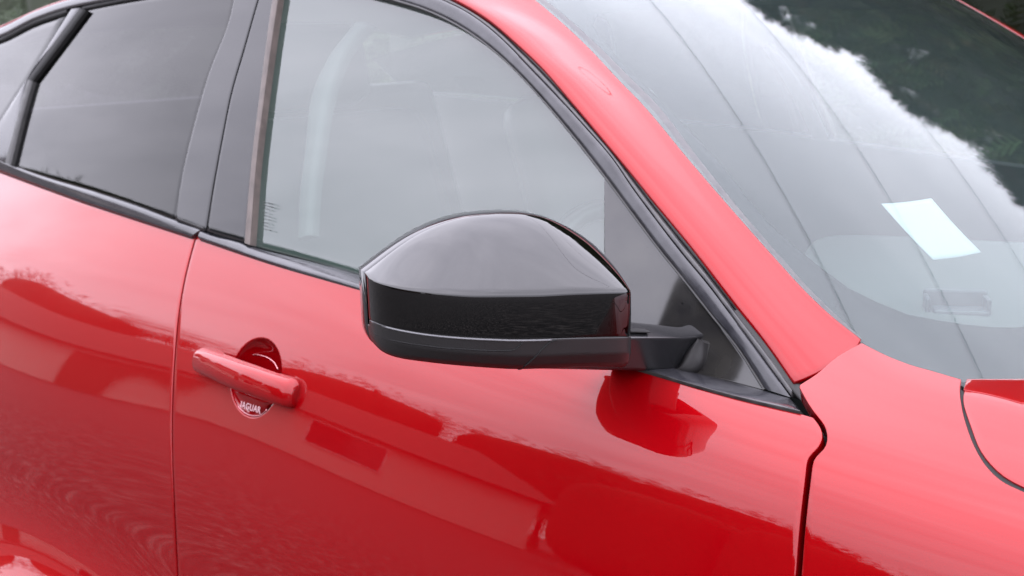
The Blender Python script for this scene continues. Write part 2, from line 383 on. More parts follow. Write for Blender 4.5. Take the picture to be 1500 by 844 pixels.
def sweep_strip(name, A, B, nrm, mat, parent, bulge=.003, depth=.006, prof=None, m=9, mirror=False):
    """bar whose face spans curve A to curve B; crown proud by bulge; closed back"""
    n = len(A); t = np.linspace(0, 1, m); V = []; 
    bl = prof(t) if prof is not None else 1-(2*t-1)**4
    for i in range(n):
        row = [A[i]-nrm[i]*depth]+[A[i]*(1-a)+B[i]*a+nrm[i]*bulge*b for a, b in zip(t, bl)]+[B[i]-nrm[i]*depth]
        V += row
    k = m+2; F = []
    for i in range(n-1):
        for j in range(k): F.append([i*k+j, (i+1)*k+j, (i+1)*k+(j+1) % k, i*k+(j+1) % k])
    F.append(list(range(k))); F.append([(n-1)*k+j for j in range(k)][::-1])
    o = mesh_obj(name, V, F, mat, parent)
    bm = bmesh.new(); bm.from_mesh(o.data); bmesh.ops.recalc_face_normals(bm, faces=bm.faces); bm.to_mesh(o.data); bm.free()
    try: o.data.set_sharp_from_angle(angle=R(50))
    except Exception: pass
    if mirror: far_side(o)
    return o
def tube(name, pts, rad, mat, parent=None, seg=8, closed=False):
    pts = np.asarray(pts, float); n = len(pts); rad = np.broadcast_to(np.asarray(rad, float), (n,)); V = []; F = []
    tg = np.gradient(pts, axis=0); tg /= np.linalg.norm(tg, axis=1, keepdims=True); up = np.array([0, 0, 1.]) if abs(tg[0][2]) < .9 else np.array([1., 0, 0])
    for i in range(n):
        a = np.cross(tg[i], up); a /= np.linalg.norm(a); b = np.cross(tg[i], a); up = -b if np.dot(-b, up) > 0 else b
        b = np.cross(a, tg[i])
        for k in range(seg): th = 2*math.pi*k/seg; V.append(pts[i]+rad[i]*(math.cos(th)*a+math.sin(th)*b))
    for i in range(n-1):
        for k in range(seg): F.append([i*seg+k, i*seg+(k+1) % seg, (i+1)*seg+(k+1) % seg, (i+1)*seg+k])
    F.append(list(range(seg))[::-1]); F.append([(n-1)*seg+k for k in range(seg)])
    return mesh_obj(name, V, F, mat, parent)

# ------------------------------------------------------------------ THE CAR
car = empty('red_car', (0, 0, 0), 'shiny metallic red car with gloss black door mirror, parked on the gravelly tarmac', 'car')

# shut lines and edges seen in the photograph
GAP_R = [(287, 346), (276, 385), (263, 450), (256, 520), (252, 600), (252, 660), (255, 740), (260, 844)]
BELT_F = [(294, 352), (400, 387.5), (527, 424), (700, 474), (850, 518), (969, 553), (1016, 567), (1090, 587), (1172, 607), (1190, 611)]
BELT_R = [(0, 254), (62, 275), (124, 299), (200, 323.5), (284, 351)]
GAP_F = [(1196, 614), (1207, 630), (1209, 642), (1203, 656), (1189, 672), (1185, 690), (1178, 750), (1170, 844)]

def ext_down(par, zmin, S=SB):
    """carry a shut line on down below the frame"""
    P = S.ev(par); d = par[-1]-par[-2]; d = d/abs(d[1]); q_end = zmin/2**.5
    k = np.linspace(0, 1, 8)[1:, None]; return np.vstack([par, par[-1]+k*(par[-1][1]-q_end)*np.array([d[0]*.3, -1])])
gr = ext_down(SB.par_px(resample(GAP_R, 26)), .20); gf = ext_down(SB.par_px(resample(GAP_F, 40)), .20)
bf = SB.par_px(resample(BELT_F, 40)); br = SB.par_px(resample(BELT_R, 20))
# rear of the rear door (outside the frame)
d_ = br[0]-br[3]; br = np.vstack([br[0]+np.linspace(2.2, .5, 4)[:, None]*d_*.5*np.array([1, 1]), br])

# door handle location
hc = SB.par(SB.hit((374, 553)))
hP = SB.ev(hc[None])[0]; hN = SB.norm(hc[None])[0]
hx = np.array([1, 0, 0.]); hx -= hN*hx.dot(hN); hx /= np.linalg.norm(hx); hz = np.cross(hx, hN); hz *= np.sign(hz[2])
RX, RZ = .060, .055
def recess(U, P, N):
    d = P-hP; a = (d@hx)/RX; b = (d@hz)/RZ; rr = np.sqrt(a*a+b*b)
    dep = np.where(rr < 1, .027*np.clip(1-rr**2.6, 0, 1)**.75, 0)
    # small rolled lip
    return P-N*dep[..., None]
def warp(n0, n1, n2, a, b):
    return np.r_[np.linspace(0, a, n0, endpoint=False), np.linspace(a, b, n1, endpoint=False), np.linspace(b, 1, n2)]
# front door
left = gr[::-1]+[.0036, 0]; right = gf[::-1]-[.0045, 0]; bot = np.linspace(left[0], right[0], 24)
bftop = bf.copy(); bftop[0] = left[-1]; bftop[-1] = right[-1]
Uc = coons(bot, right, bftop, left, np.linspace(0, 1, 60), np.linspace(0, 1, 60)); dd = np.linalg.norm(SB.ev(Uc)-hP, axis=-1)
iu, iv = np.unravel_index(np.argmin(dd), dd.shape); cu, cvv = iu/59, iv/59
us = warp(20, 130, 150, cu-.075, cu+.075); vs = warp(90, 130, 36, cvv-.11, cvv+.11)
P = SB.ev(U_ := coons(bot, right, bftop, left, us, vs)); N = SB.norm(U_); P = recess(U_, P, N)
front_door = panel('front_door', P, N, PAINT, car, r=.0013, depth=.016)
# rear door
right = gr[::-1]-[.0036, 0]; lft = np.linspace([br[0][0]+.1, .20/2**.5], br[0], 20); lft[:, 0] = np.linspace(br[0][0]+.22, br[0][0], 20)
rt = br.copy(); rt[-1] = right[-1]
P = SB.ev(U_ := coons(np.linspace(lft[0], right[0], 20), right, rt, lft, np.linspace(0, 1, 200), np.linspace(0, 1, 150))); N = SB.norm(U_)
rear_door = panel('rear_door', P, N, PAINT, car, r=.0013, depth=.016)

# front wing: from the door shut line forward, up over the shoulder to the screen
APB = [(1171, 565), (1196, 549), (1226, 524), (1262, 503)]          # under the pillar foot
SCR = [(1262, 503), (1300, 522), (1340, 537), (1375, 546), (1408, 553)]
BON = [(1405, 566), (1405, 574), (1408, 598), (1418, 634), (1427, 656), (1441, 680), (1466, 705), (1500, 722)]
BNE = [(1414, 572), (1412, 582), (1415, 600), (1426, 632), (1434, 653), (1448, 675), (1474, 699), (1500, 713)]
WGF = [(1171, 565), (1180, 582), (1194, 604), (1209, 624), (1213, 640), (1209, 656), (1194, 673), (1190, 690), (1183, 750), (1175, 844)]
wl = ext_down(SB.par_px(resample(WGF, 40)), .20)[::-1]
apb = SB.par_px(resample(APB, 12)); scr = SB.par_px(resample(SCR, 14)); bon = SB.par_px(resample(BON, 26))
wl_ = np.vstack([wl, apb[1:]])                                        # left edge up to the screen corner
dB = bon[-1]-bon[-3]; bon_ext = np.array([bon[-1]+np.array([.10, .0+dB[1]/dB[0]*.06])*k for k in (1, 2, 3, 4, 5, 6)])
# wing built in two: strip under screen and bonnet edge as the top curve
bonf = np.vstack([scr, bon, bon_ext])
rbot = np.array([bonf[-1][0], .20/2**.5]); rightc = np.linspace(rbot, bonf[-1], 10)
# rows of constant height run from the door shut line to the front, bonnet or screen edge
dense = resample(bonf, 240, smooth=False)[::-1]; dense[:, 1] = np.maximum.accumulate(dense[:, 1]+np.arange(240)*1e-7)
lq_ = wl_.copy(); lq_[:, 1] = np.maximum.accumulate(lq_[:, 1]+np.arange(len(lq_))*1e-7)
qs_ = np.r_[np.linspace(.20/2**.5, dense[0, 1], 130, endpoint=False), dense[:-1, 1]]; qtop = min(dense[-1, 1], lq_[-1, 1])-2e-4
qs_ = np.sort(qs_[qs_ < qtop]); qs_ = np.r_[qs_, qtop]; qs_ = qs_[np.r_[True, np.diff(qs_) > 6e-5]]
xr_ = np.where(qs_ < dense[0, 1], dense[0, 0], np.interp(qs_, dense[:, 1], dense[:, 0])); xl_ = np.interp(qs_, lq_[:, 1], lq_[:, 0])
tu_ = np.linspace(0, 1, 130); U_ = np.zeros((130, len(qs_), 2)); U_[..., 0] = xl_[None]+(xr_-xl_)[None]*tu_[:, None]; U_[..., 1] = qs_[None]
P = SB.ev(U_); N = SB.norm(U_)
front_wing = panel('front_wing', P, N, PAINT, car, r=.0008, depth=.018)
# bonnet: inboard of its shut line, over to the centre line; the far half follows by symmetry
rear_px = [(1414, 572), (1440, 576.5), (1470, 583.5), (1500, 592)]
rr0 = SB.par_px(resample(rear_px, 12)); dR = rr0[-1]-rr0[-4]; qc = 1.41
tS = np.linspace(0, 1, 24)[1:, None]; rear_row = np.vstack([rr0, rr0[-1]+np.hstack([.15*(1-(1-tS)**2), (qc-rr0[-1][1])*tS])])
bne = SB.par_px(resample(BNE, 30)); bl = np.vstack([bne, bon_ext+(bne[-1]-bon[-1])]); bl[0] = rear_row[0]
frow = np.linspace(bl[-1], [bl[-1][0], qc], 20)
U_ = coons(bl, frow, np.linspace(rear_row[-1], frow[-1], 20), rear_row, np.linspace(0, 1, 90), np.linspace(0, 1, 90))
P = SB.ev(U_)
yc = P[:, -1:, 1]; sc_y = np.linspace(0, 1, 90)[None]**2; P[..., 1] += (.95-yc)*sc_y       # meet the centre line
def nrm_grid(P, sgn=None, like=None):
    a = np.gradient(P, axis=0); b = np.gradient(P, axis=1); n = np.cross(a, b); n /= np.linalg.norm(n, axis=-1, keepdims=True)+1e-12
    if np.dot(n[P.shape[0]//2, P.shape[1]//2], like) < 0: n = -n
    return n
PB2 = np.concatenate([P, (P*[1, -1, 1]+[0, 1.9, 0])[:, ::-1][:, 1:]], axis=1)
bonnet = panel('bonnet', PB2, nrm_grid(PB2, like=(0, 0, 1)), PAINT, car, r=.0008, depth=.012)
_w = np.vstack([bon, bon_ext[:3]]); _b = np.vstack([bne, (bon_ext+(bne[-1]-bon[-1]))[:3]]); _w, _b = resample(_w, 60, smooth=False), resample(_b, 60, smooth=False)
GAP_AB = (SB.ev(_w), SB.ev(_b), SB.norm(_w))

# ------------------------------------------------------------------ side window surround
E0 = [(300, -45), (390, -38), (460, -30), (520, -16), (580, 0), (620, 12.5), (665, 33), (712, 64), (750, 97), (790, 139), (830, 186), (860, 223), (896, 270), (919, 301), (971, 370), (1005, 412), (1041, 458), (1083, 511), (1121, 570)]
E1 = [(300, -66), (390, -60), (480, -50), (560, -32), (610, -16), (647, 0), (680, 16), (707, 34), (733, 56), (779, 103), (818, 144), (857, 187), (896, 232), (926, 276), (960, 322), (997, 370), (1036, 417), (1070, 462), (1125, 537), (1158, 582)]
E2 = [(300, -92), (390, -84), (480, -74), (560, -54), (620, -28), (673, 0), (693, 11), (720, 29), (756, 60), (792, 94), (844, 154), (896, 216), (916, 240), (958, 292), (1010, 355), (1080, 446), (1125, 502), (1161, 554)]
E3 = [(560, -120), (640, -86), (720, -40), (780, 1), (823, 37), (865, 77), (905, 120), (940, 156), (1010, 240), (1080, 321), (1135, 383), (1188, 440), (1222, 471), (1259, 500)]
BT = [(297, 338), (314, 345), (352, 353.5), (371, 362), (413, 373), (500, 395), (530, 404), (700, 454), (850, 497), (1002, 541), (1116, 570.5), (1156, 582)]
def on(S, pts, n): return np.array([S.hit(p) for p in resample(pts, n)])
def nrmat(S, P): return S.norm(np.array([S.par(p) for p in P]))
# belt mouldings
A = on(SB, [(x, y) for x, y in BELT_F[:-2]]+[(1172, 606)], 60); B = on(SG, BT, 60)
n_ = nrmat(SG, B)*.6+nrmat(SB, A)*.4; n_ /= np.linalg.norm(n_, axis=1, keepdims=True)
BTR = [(0, 235), (27, 246), (60, 258), (149, 284.5), (200, 306*.985), (255, 322), (299, 336)]
sweep_strip('belt_moulding', A+nrmat(SB, A)*.002, B-n_*.0005, n_, SATIN, car, bulge=.005, depth=.02, mirror=True)
sweep_strip('belt_moulding_shadow_seal', A+[0, 0, -.002], A+[0, 0, .003]+n_*.0005, n_, RUBBER, car, bulge=.0012, depth=.012)
A = on(SB, [(0, 253), (124, 298), (200, 323), (283, 350)], 40); B = on(SG, BTR, 40)
ex = lambda C, k=9: np.vstack([C[0]+(C[0]-C[3])*np.linspace(3.5, .4, k)[:, None], C])
A, B = ex(A), ex(B)
n_ = nrmat(SG, B)*.6+nrmat(SB, A)*.4; n_ /= np.linalg.norm(n_, axis=1, keepdims=True)
sweep_strip('belt_moulding', A+nrmat(SB, A)*.002, B, n_, SATIN, car, bulge=.005, depth=.02)
sweep_strip('belt_moulding_shadow_seal', A+[0, 0, -.002], A+[0, 0, .003]+n_*.0005, n_, RUBBER, car, bulge=.0012, depth=.012)
bpy.data.objects['belt_moulding_shadow_seal'].name = 'belt_seal'; bpy.data.objects['belt_moulding_shadow_seal.001'].name = 'belt_seal'

# window frame band, outer rubber, inner black lip
def band(name, Ca, Cb, n, mat, bulge, off=0., prof=None, depth=.012, S=SGT, mirror=True, t=None):
    a = on(S, Ca, n); b = on(S, Cb, n); nn = nrmat(S, (a+b)/2); return sweep_strip(name, a+nn*off, b+nn*off, nn, mat, car, bulge=bulge, depth=depth, prof=prof, mirror=mirror, m=13)
def lerp_curve(Ca, Cb, t, n=60): a = resample(Ca, n); b = resample(Cb, n); return a*(1-t)+b*t
a_ = resample(E0, 160); b_ = resample(E1, 160)
# match by arc: E1 is cut to start with E0
band('window_frame', E0, E1, 160, SATIN, .002, depth=.02)
E01 = lerp_curve(E0, E1, -.14, 140); E02 = lerp_curve(E0, E1, .02, 140)
band('glass_run_seal', E01, E02, 140, RUBBER, .0015, off=.0012)
M1 = lerp_curve(E1, E2, .42, 140); 
band('frame_outer_lip', lerp_curve(E1, E2, .02, 140), M1, 140, DULLSEAL, .002, off=-.003)
band('door_aperture_seal', M1, lerp_curve(E1, E2, 1.0, 140), 140, RUBBER, .002, off=-.007)

# A-pillar and cantrail: red, rolled between the seal and the screen
n = 120
a = on(SGT, E2, n); b = on(SW, E3, n); b[:, 2] += .002
na = nrmat(SGT, a); nbv = nrmat(SW, b); t = np.linspace(0, 1, 30)
pp = np.zeros((n, 30, 3))
for i in range(n):
    L_ = np.linalg.norm(b[i]-a[i]); ax = (b[i]-a[i])
    # hermite arc leaving along each neighbour surface
    ta = np.cross(np.cross(na[i]*.75+nbv[i]*.25, ax), na[i]*.75+nbv[i]*.25); ta *= -1; ta = ta/np.linalg.norm(ta)*L_
    if ta.dot(ax) < 0: ta = -ta
    mb = na[i]*.15+nbv[i]*.85; tb = np.cross(np.cross(mb, ax), mb); tb = tb/np.linalg.norm(tb)*L_
    if tb.dot(ax) < 0: tb = -tb
    h00 = 2*t**3-3*t**2+1; h10 = t**3-2*t**2+t; h01 = -2*t**3+3*t**2; h11 = t**3-t**2
    pp[i] = h00[:, None]*a[i]+h10[:, None]*ta+h01[:, None]*b[i]+h11[:, None]*tb
dv = pp[-1]-pp[-3]; dv /= np.linalg.norm(dv, axis=1, keepdims=True)
for k in range(14): pp[-1-k] += dv*(.0085*4*t*(1-t)+.0035*(1-t))[:, None]*(1-k/14)
a_pillar = panel('a_pillar', pp, nrm_grid(pp, like=(.1, -.6, .6)), PAINT, car, r=.003, depth=.014, mirror=True)

sweep_strip('bonnet_gap_dark_strip', GAP_AB[0]-GAP_AB[2]*.0012, GAP_AB[1]-GAP_AB[2]*.0012, GAP_AB[2], DARK, car, bulge=-.0012, depth=.006, m=5)  # black strip added in place of the shade inside the shut line
# pillar foot filler (black) at the corner behind the shut line
FC = on(SGT, [(1060, 460), (1110, 520), (1150, 566), (1182, 600), (1199, 619)], 30); 
FD = on(SGT, [(1086, 450), (1130, 506), (1166, 556), (1190, 594), (1207, 619)], 30)
nn = nrmat(SGT, FC); sweep_strip('pillar_foot_seal', FC-nn*.004, FD-nn*.006, nn, RUBBER, car, bulge=.002, depth=.03)

# sail panel that carries the mirror
px_patch('mirror_sail_panel', SG, [(888, 509), (1002, 541), (1060, 556), (1120, 571)], [(1120, 571), (1121, 570)], [(888, 262), (896, 271), (971, 370), (1041, 459), (1121, 570)], [(888, 509), (888, 262)], SAILM, car, 60, 40, off=.003, r=.0012, depth=.01)
# front door glass
GL = [(365, 358), (373, 250), (386, 140), (405, 0), (412, -42)]
px_patch('front_door_glass', SG, [(365, 358), (500, 394), (700, 455), (892, 511)], [(892, 511), (892, 400), (892, 268)], [(412, -36), (480, -25), (580, 1), (665, 34), (750, 98), (830, 187), (892, 268)], GL, GLASS, car, 50, 40, off=-.006, r=.0006, depth=.004)
tubeL = on(SG, [(369, 362), (377, 250), (390, 140), (409, 0), (416, -42)], 40)
sweep_strip('division_channel_seal', on(SGT, [(358, 356), (367, 250), (380, 140), (399, 0), (407, -42)], 40), on(SGT, [(366, 359), (374, 250), (387, 140), (407, 0), (414, -42)], 40), nrmat(SGT, tubeL), BROWNRUB, car, bulge=.0015, depth=.012)
# B-pillar covers, gloss black
GU = [(301, 338), (312, 270), (325, 200), (337, 140), (357, 70), (377, 0), (392, -46)]
sh = lambda C, d: [(x+d, y) for x, y in C]
px_patch('b_pillar_cover', SGT, [(303, 340), (330, 347), (358, 354)], [(358, 354), (367, 250), (380, 140), (399, 0), (407, -45)], [(394, -45), (400, -45), (407, -45)], sh(GU, 1.8), PIANO, car, 20, 50, off=-.001, r=.0012, depth=.012)
px_patch('b_pillar_cover', SGT, [(256, 321), (280, 329), (299.5, 336)], sh(GU, -1.6), [(350, -50), (370, -50), (390, -46)], [(256, 321), (268, 250), (285, 180), (305, 110), (338, 20), (350, -50)], PIANO, car, 20, 50, off=-.001, r=.0012, depth=.012)
# rear door glass
px_patch('rear_door_glass', SG, [(14, 243), (60, 258), (149, 284), (256, 321)], [(256, 321), (268, 250), (285, 180), (305, 110), (338, 20), (350, -50)], [(124, 14), (165, 6), (210, -1), (280, -14), (350, -50)], [(14, 243), (30, 180), (47, 118), (85, 66), (124, 14)], PRIV, car, 50, 40, off=-.002, r=.0006, depth=.004)
# seals and bar of the rear door window
sweep_strip('rear_glass_seal', on(SGT, [(40, 117), (80, 62), (117, 13)], 30), on(SGT, [(48, 119), (88, 66), (126, 15)], 30), nrmat(SGT, on(SGT, [(40, 117), (80, 62), (117, 13)], 30)), DARK, car, bulge=.003, depth=.012)
sweep_strip('rear_glass_seal', on(SGT, [(8, 239), (24, 180), (41, 116)], 30), on(SGT, [(16, 242), (31, 180), (48, 119)], 30), nrmat(SGT, on(SGT, [(8, 239), (24, 180), (41, 116)], 30)), RUBBER, car, bulge=.003, depth=.012)
sweep_strip('rear_division_bar', on(SGT, [(-30, 224), (0, 178), (45, 108), (95, 28), (104, 14)], 30), on(SGT, [(2, 236), (8, 236), (41, 116), (82, 62), (118, 12)], 30), nrmat(SGT, on(SGT, [(0, 178), (45, 110), (100, 20)], 30)), SATIN, car, bulge=.0015, depth=.012)
px_patch('rear_quarter_glass', SG, [(-150, 190), (-90, 205), (-32, 222)], [(-32, 222), (0, 176), (45, 106), (94, 24)], [(-150, 120), (-60, 78), (0, 60), (50, 36), (94, 20)], [(-150, 190), (-150, 120)], PRIV, car, 30, 24, off=-.002, r=.0006, depth=.004)
# upper frame of the rear door with its seal
UT = [(-160, 118), (-60, 72), (0, 54), (50, 29), (100, 12), (165, -1), (210, -9), (300, -36)]
UL = [(-160, 100), (-60, 58), (0, 41), (50, 17), (102, -1), (165, -16), (210, -26), (300, -60)]
aa = on(SGT, UT, 70); sweep_strip('rear_window_frame', aa, on(SGT, UL, 70), nrmat(SGT, aa), SATIN, car, bulge=.002, depth=.02)
UT2 = [(x, y+8) for x, y in UT[:5]]; aa = on(SG, UT2, 50); sweep_strip('rear_quarter_seal', aa, on(SG, UT[:5], 50), nrmat(SG, aa), DARK, car, bulge=.004, depth=.012)
UT3 = [(122, 15), (165, 6), (212, -3), (300, -28)]; aa = on(SG, UT3, 50); sweep_strip('rear_quarter_seal', aa, on(SG, [(122, 10), (165, 0), (210, -9), (300, -34)], 50), nrmat(SG, aa), DARK, car, bulge=.003, depth=.012)

# roof: cantrail beside the frame, then the skin across
n = 70
rail_px = [(-160, 99), (-60, 57), (0, 39), (50, 15), (102, -3), (165, -18), (210, -28), (300, -62)]
ra = np.array([SGT.hit(p) for p in resample(rail_px, n)]); ra = np.vstack([ra, a[::-1][-1:]]) if False else ra
# ordered rear to front; then follow E2's start
xr = np.r_[ra[:, 0], a[:18, 0]]; zr = np.r_[ra[:, 2], a[:18, 2]]; o_ = np.argsort(xr); xr, zr = xr[o_], zr[o_]
xs = np.linspace(-2.3, b[0][0]-.002, 80); zz = np.interp(xs, xr, zr); zz[xs < xr[0]] = zr[0]+(xs[xs < xr[0]]-xr[0])*.45
k = np.ones(9)/9; zz = np.convolve(np.pad(zz, 4, mode='edge'), k, 'valid')
roofP = np.zeros((80, 70, 3)); tt = np.linspace(0, 1, 70)
for i, (x, z) in enumerate(zip(xs, zz)):
    y0 = SGT.g(x, z)
    prof = np.where(tt < .15, 0, 0)
    yy = y0+(1.9-2*y0)*tt; s_ = 1-np.abs(2*tt-1)**3.2
    roofP[i, :, 0] = x+.05*s_*(x > -1.2)*(x+1.2)/.7; roofP[i, :, 1] = yy; roofP[i, :, 2] = z+.062*s_
roof = panel('roof', roofP, nrm_grid(roofP, like=(0, 0, 1)), PAINT, car, r=.002, depth=.02)

# ------------------------------------------------------------------ windscreen
# whole sheet, with the printed black border as its own thin sheet behind the glass
cl = on(SW, E3, 50)[::-1]                                  # bottom corner up to the roof
lowl = on(SW, [(1259, 500), (1300, 519), (1340, 534), (1375, 544), (1410, 552), (1460, 553.5), (1500, 553)], 30)
def wpar(P): return np.array([SW.par(p) for p in P])
lw = wpar(lowl); last = lw[-1]
xm = last[0]+.10
cen = np.array([[last[0]+(xm-last[0])*(1-(1-s)**2), last[1]+(.95-last[1])*s] for s in np.linspace(.12, 1, 12)])
lower = np.vstack([lw, cen]); lower = np.vstack([lower, (lower*[1, -1]+[0, 1.9])[::-1][1:]])
lower[:, 0] += .014; lef = wpar(cl); lef[0] = lower[0]; rig = lef*[1, -1]+[0, 1.9]
topc = np.array([[lef[-1][0]+.07*(1-(2*s-1)**2), lef[-1][1]+(1.9-2*lef[-1][1])*s] for s in np.linspace(0, 1, 21)])
U_ = coons(lower, rig, topc, lef, np.linspace(0, 1, 110), np.linspace(0, 1, 60))
P = SW.ev(U_); N = SW.norm(U_)
windscreen = panel('windscreen', P, N, WGLASS, car, r=.0005, depth=.0005)
sol = windscreen.modifiers.new('thickness', 'SOLIDIFY'); sol.thickness = .0045; sol.offset = -1; windscreen.data.materials.clear(); windscreen.data.materials.append(WGLASS)
CLR = [(1500, 481), (1450, 480), (1400, 475), (1330, 462), (1255, 432), (1183, 379), (1120, 323), (1052, 236), (990, 170), (940, 121), (900, 80), (876, 52), (866, 36), (868, 24), (885, 16), (960, 11), (1050, 9), (1140, 8)]
SW2 = Screen(-.0075)
ins = np.array([SW2.par(SW2.hit(p)) for p in resample(CLR, 90, smooth=False)])
e0, e1 = ins[0], ins[-1]; t_ = np.linspace(0, 1, 12)[1:, None]
ins = np.vstack([(e0+np.hstack([.075*(1-(1-t_)**2), (.95-e0[1])*t_]))[::-1], ins, e1+np.hstack([.035*(1-(1-t_)**2), (.95-e1[1])*t_])])
def clos(C): return np.vstack([C, (C*[1, -1]+[0, 1.9])[::-1]])
inner_loop = clos(ins)                                      # centre bottom, round the near side, centre top, far side back
lo_half = lower[:len(lower)//2+1][::-1]; outer_half = np.vstack([lo_half, lef[1:], topc[1:11]])
# pair outer and inner by angle about the centre of the clear area
cc = np.array([-.22, .95])
def ang(C): return np.arctan2(-(C[:, 1]-cc[1]), -(C[:, 0]-cc[0]))
ia, oa = ang(ins), ang(outer_half)
th = np.linspace(max(ia.min(), oa.min()), min(ia.max(), oa.max()), 140)
def byang(A_, C):
    o_ = np.argsort(A_); return np.stack([np.interp(th, A_[o_], C[o_, k]) for k in range(2)], -1)
ib, ob = byang(ia, ins), byang(oa, outer_half)
m = 5; grd = np.zeros((140, m, 2))
for k in range(m): grd[:, k] = ib*(1-k/(m-1))+ob*(k/(m-1))
grd = np.concatenate([grd, (grd*[1, -1]+[0, 1.9])[::-1]], 0)
V = SW2.ev(grd).reshape(-1, 3); F = grid_faces(280, m); F += [[279*m+k, k, k+1, 279*m+k+1] for k in range(m-1)]
frit = mesh_obj('black_border', V, F, FRIT, windscreen); s2 = frit.modifiers.new('thickness', 'SOLIDIFY'); s2.thickness = .0008
# matt edge seal along the pillar
sa = on(SW, E3, 110); sb_ = on(SW, [(580, -120), (660, -86), (740, -40), (798, 0), (851, 44), (894, 85), (929, 120), (962, 153), (1026, 236), (1090, 315), (1142, 375), (1192, 430), (1225, 462), (1262, 496)], 110); nn = nrmat(SW, sa)
sweep_strip('windscreen_edge_seal', sa-nn*.002, sb_+nn*.0002, nn, DULLSEAL, car, bulge=.001, depth=.004, mirror=True)
# cowl behind the bonnet edge
# bonnet rear return and wing return (dark red lips against the glass)
lo_ = SB.ev(rear_row)
def at_z(p, z): d = ray(p); return CAM+d*(z-CAM[2])/d[2]
up0 = np.array([at_z(p, z) for p, z in zip(resample([(1417, 553.5), (1460, 553.5), (1500, 553.5)], 12), lo_[:12, 2]+.001)])
wdt = up0-lo_[:12]; ext_ = lo_[12:]+wdt[-1]*np.linspace(1, 1.15, len(lo_)-12)[:, None]; up_ = np.vstack([up0, ext_])
lo_ = lo_+[-.0012, 0, .0006]
lip = np.zeros((len(lo_), 10, 3))
for k in range(10):
    s = k/9; lip[:, k] = lo_*(1-s)+up_*s; lip[:, k, 2] += .0004*math.sin(math.pi*s)-.001*s
lip = np.concatenate([lip, (lip*[1, -1, 1]+[0, 1.9, 0])[::-1]], 0)
panel('bonnet_rear_lip', lip, np.tile([-.15, 0, .988], lip.shape[:2]+(1,)), PAINT, bonnet, r=.0006, depth=.012)
# scuttle trough under it
one_box('scuttle', (.16, .95, .93), (.22, 1.3, .04), DARK, car)

# ------------------------------------------------------------------ dark inner body that closes the shut lines
inn = []
U_ = np.stack(np.meshgrid(np.linspace(-2.3, .85, 160), np.linspace(.16, .88, 90), indexing='ij'), -1)
P = SB.ev(U_)-SB.norm(U_)*.045; P[..., 2] = np.where(P[..., 1] > .16, np.minimum(P[..., 2], .94), P[..., 2])
# keep below the windows: clamp rows above the belt to fold inwards
for i in range(160):
    x = U_[i, 0, 0]; zb = np.interp(x, np.r_[br[:, 0], bf[:, 0]], np.r_[SB.ev(br)[:, 2], SB.ev(bf)[:, 2]])
    if x < .0:
        k = P[i, :, 2] > zb-.03; P[i, k, 2] = zb-.03
inner = mesh_obj('inner_body', P.reshape(-1, 3), grid_faces(160, 90), DARK, car); far_side(inner)
far_side(front_door); far_side(rear_door); far_side(front_wing)
for nm in ('front_door_glass', 'rear_door_glass', 'rear_quarter_glass', 'division_channel_seal'): far_side(bpy.data.objects[nm])
for nm in ('b_pillar_cover', 'b_pillar_cover.001'): far_side(bpy.data.objects[nm])
def at_z(p, z): d = ray(p); return CAM+d*(z-CAM[2])/d[2]
def at_y(p, y): d = ray(p); return CAM+d*(y-CAM[1])/d[1]
def project(X):
    d = np.asarray(X)-CAM; zz_ = d@_f; return np.stack([750+1500*FOC*(d@_r)/zz_, 422-1500*FOC*(d@_u)/zz_], -1)

# ------------------------------------------------------------------ cabin seen through the glass
HEADL = simple('pale_headlining', (.12, .125, .125), .9)
TRIM = simple('pale_grey_trim', (.03, .039, .036), .7)
DASHM = simple('grey_dashboard_skin', (.045, .052, .05), .75, bump=(600, .3, .0005))
SEATM = simple('dark_grey_leather', (.016, .017, .018), .5, bump=(500, .2, .0005))
CARPET = simple('black_carpet', (.012, .012, .012), .95)
hl = roofP[:, 3:-3].copy(); hl[..., 2] -= .03
headlining = mesh_obj('headlining', hl.reshape(-1, 3), grid_faces(*hl.shape[:2]), HEADL, car)
s_ = headlining.modifiers.new('thickness', 'SOLIDIFY'); s_.thickness = .01
one_box('cabin_floor', (-1.0, .95, .42), (2.3, 1.5, .05), CARPET, car)
one_box('firewall', (.02, .95, .68), (.04, 1.45, .5), CARPET, car)
# door cards: inside faces below the windows, tops following the rising belt line
for sd_ in (0, 1):
    V = []; 
    for y in (.20, .245) if sd_ == 0 else (1.655, 1.70):
        V += [(.0, y, .45), (-2.3, y, .45), (-2.3, y, 1.11 if sd_ == 0 else 1.17), (-1.0, y, 1.035 if sd_ == 0 else 1.105), (.0, y, .955 if sd_ == 0 else 1.03)]
    bm = bmesh.new(); vs_ = [bm.verts.new(v) for v in V]; bm.faces.new(vs_[:5]); bm.faces.new(vs_[5:][::-1])
    for k in range(5): bm.faces.new([vs_[k], vs_[k+5], vs_[(k+1) % 5+5], vs_[(k+1) % 5]])
    bm_obj('door_card', bm, SEATM, car)
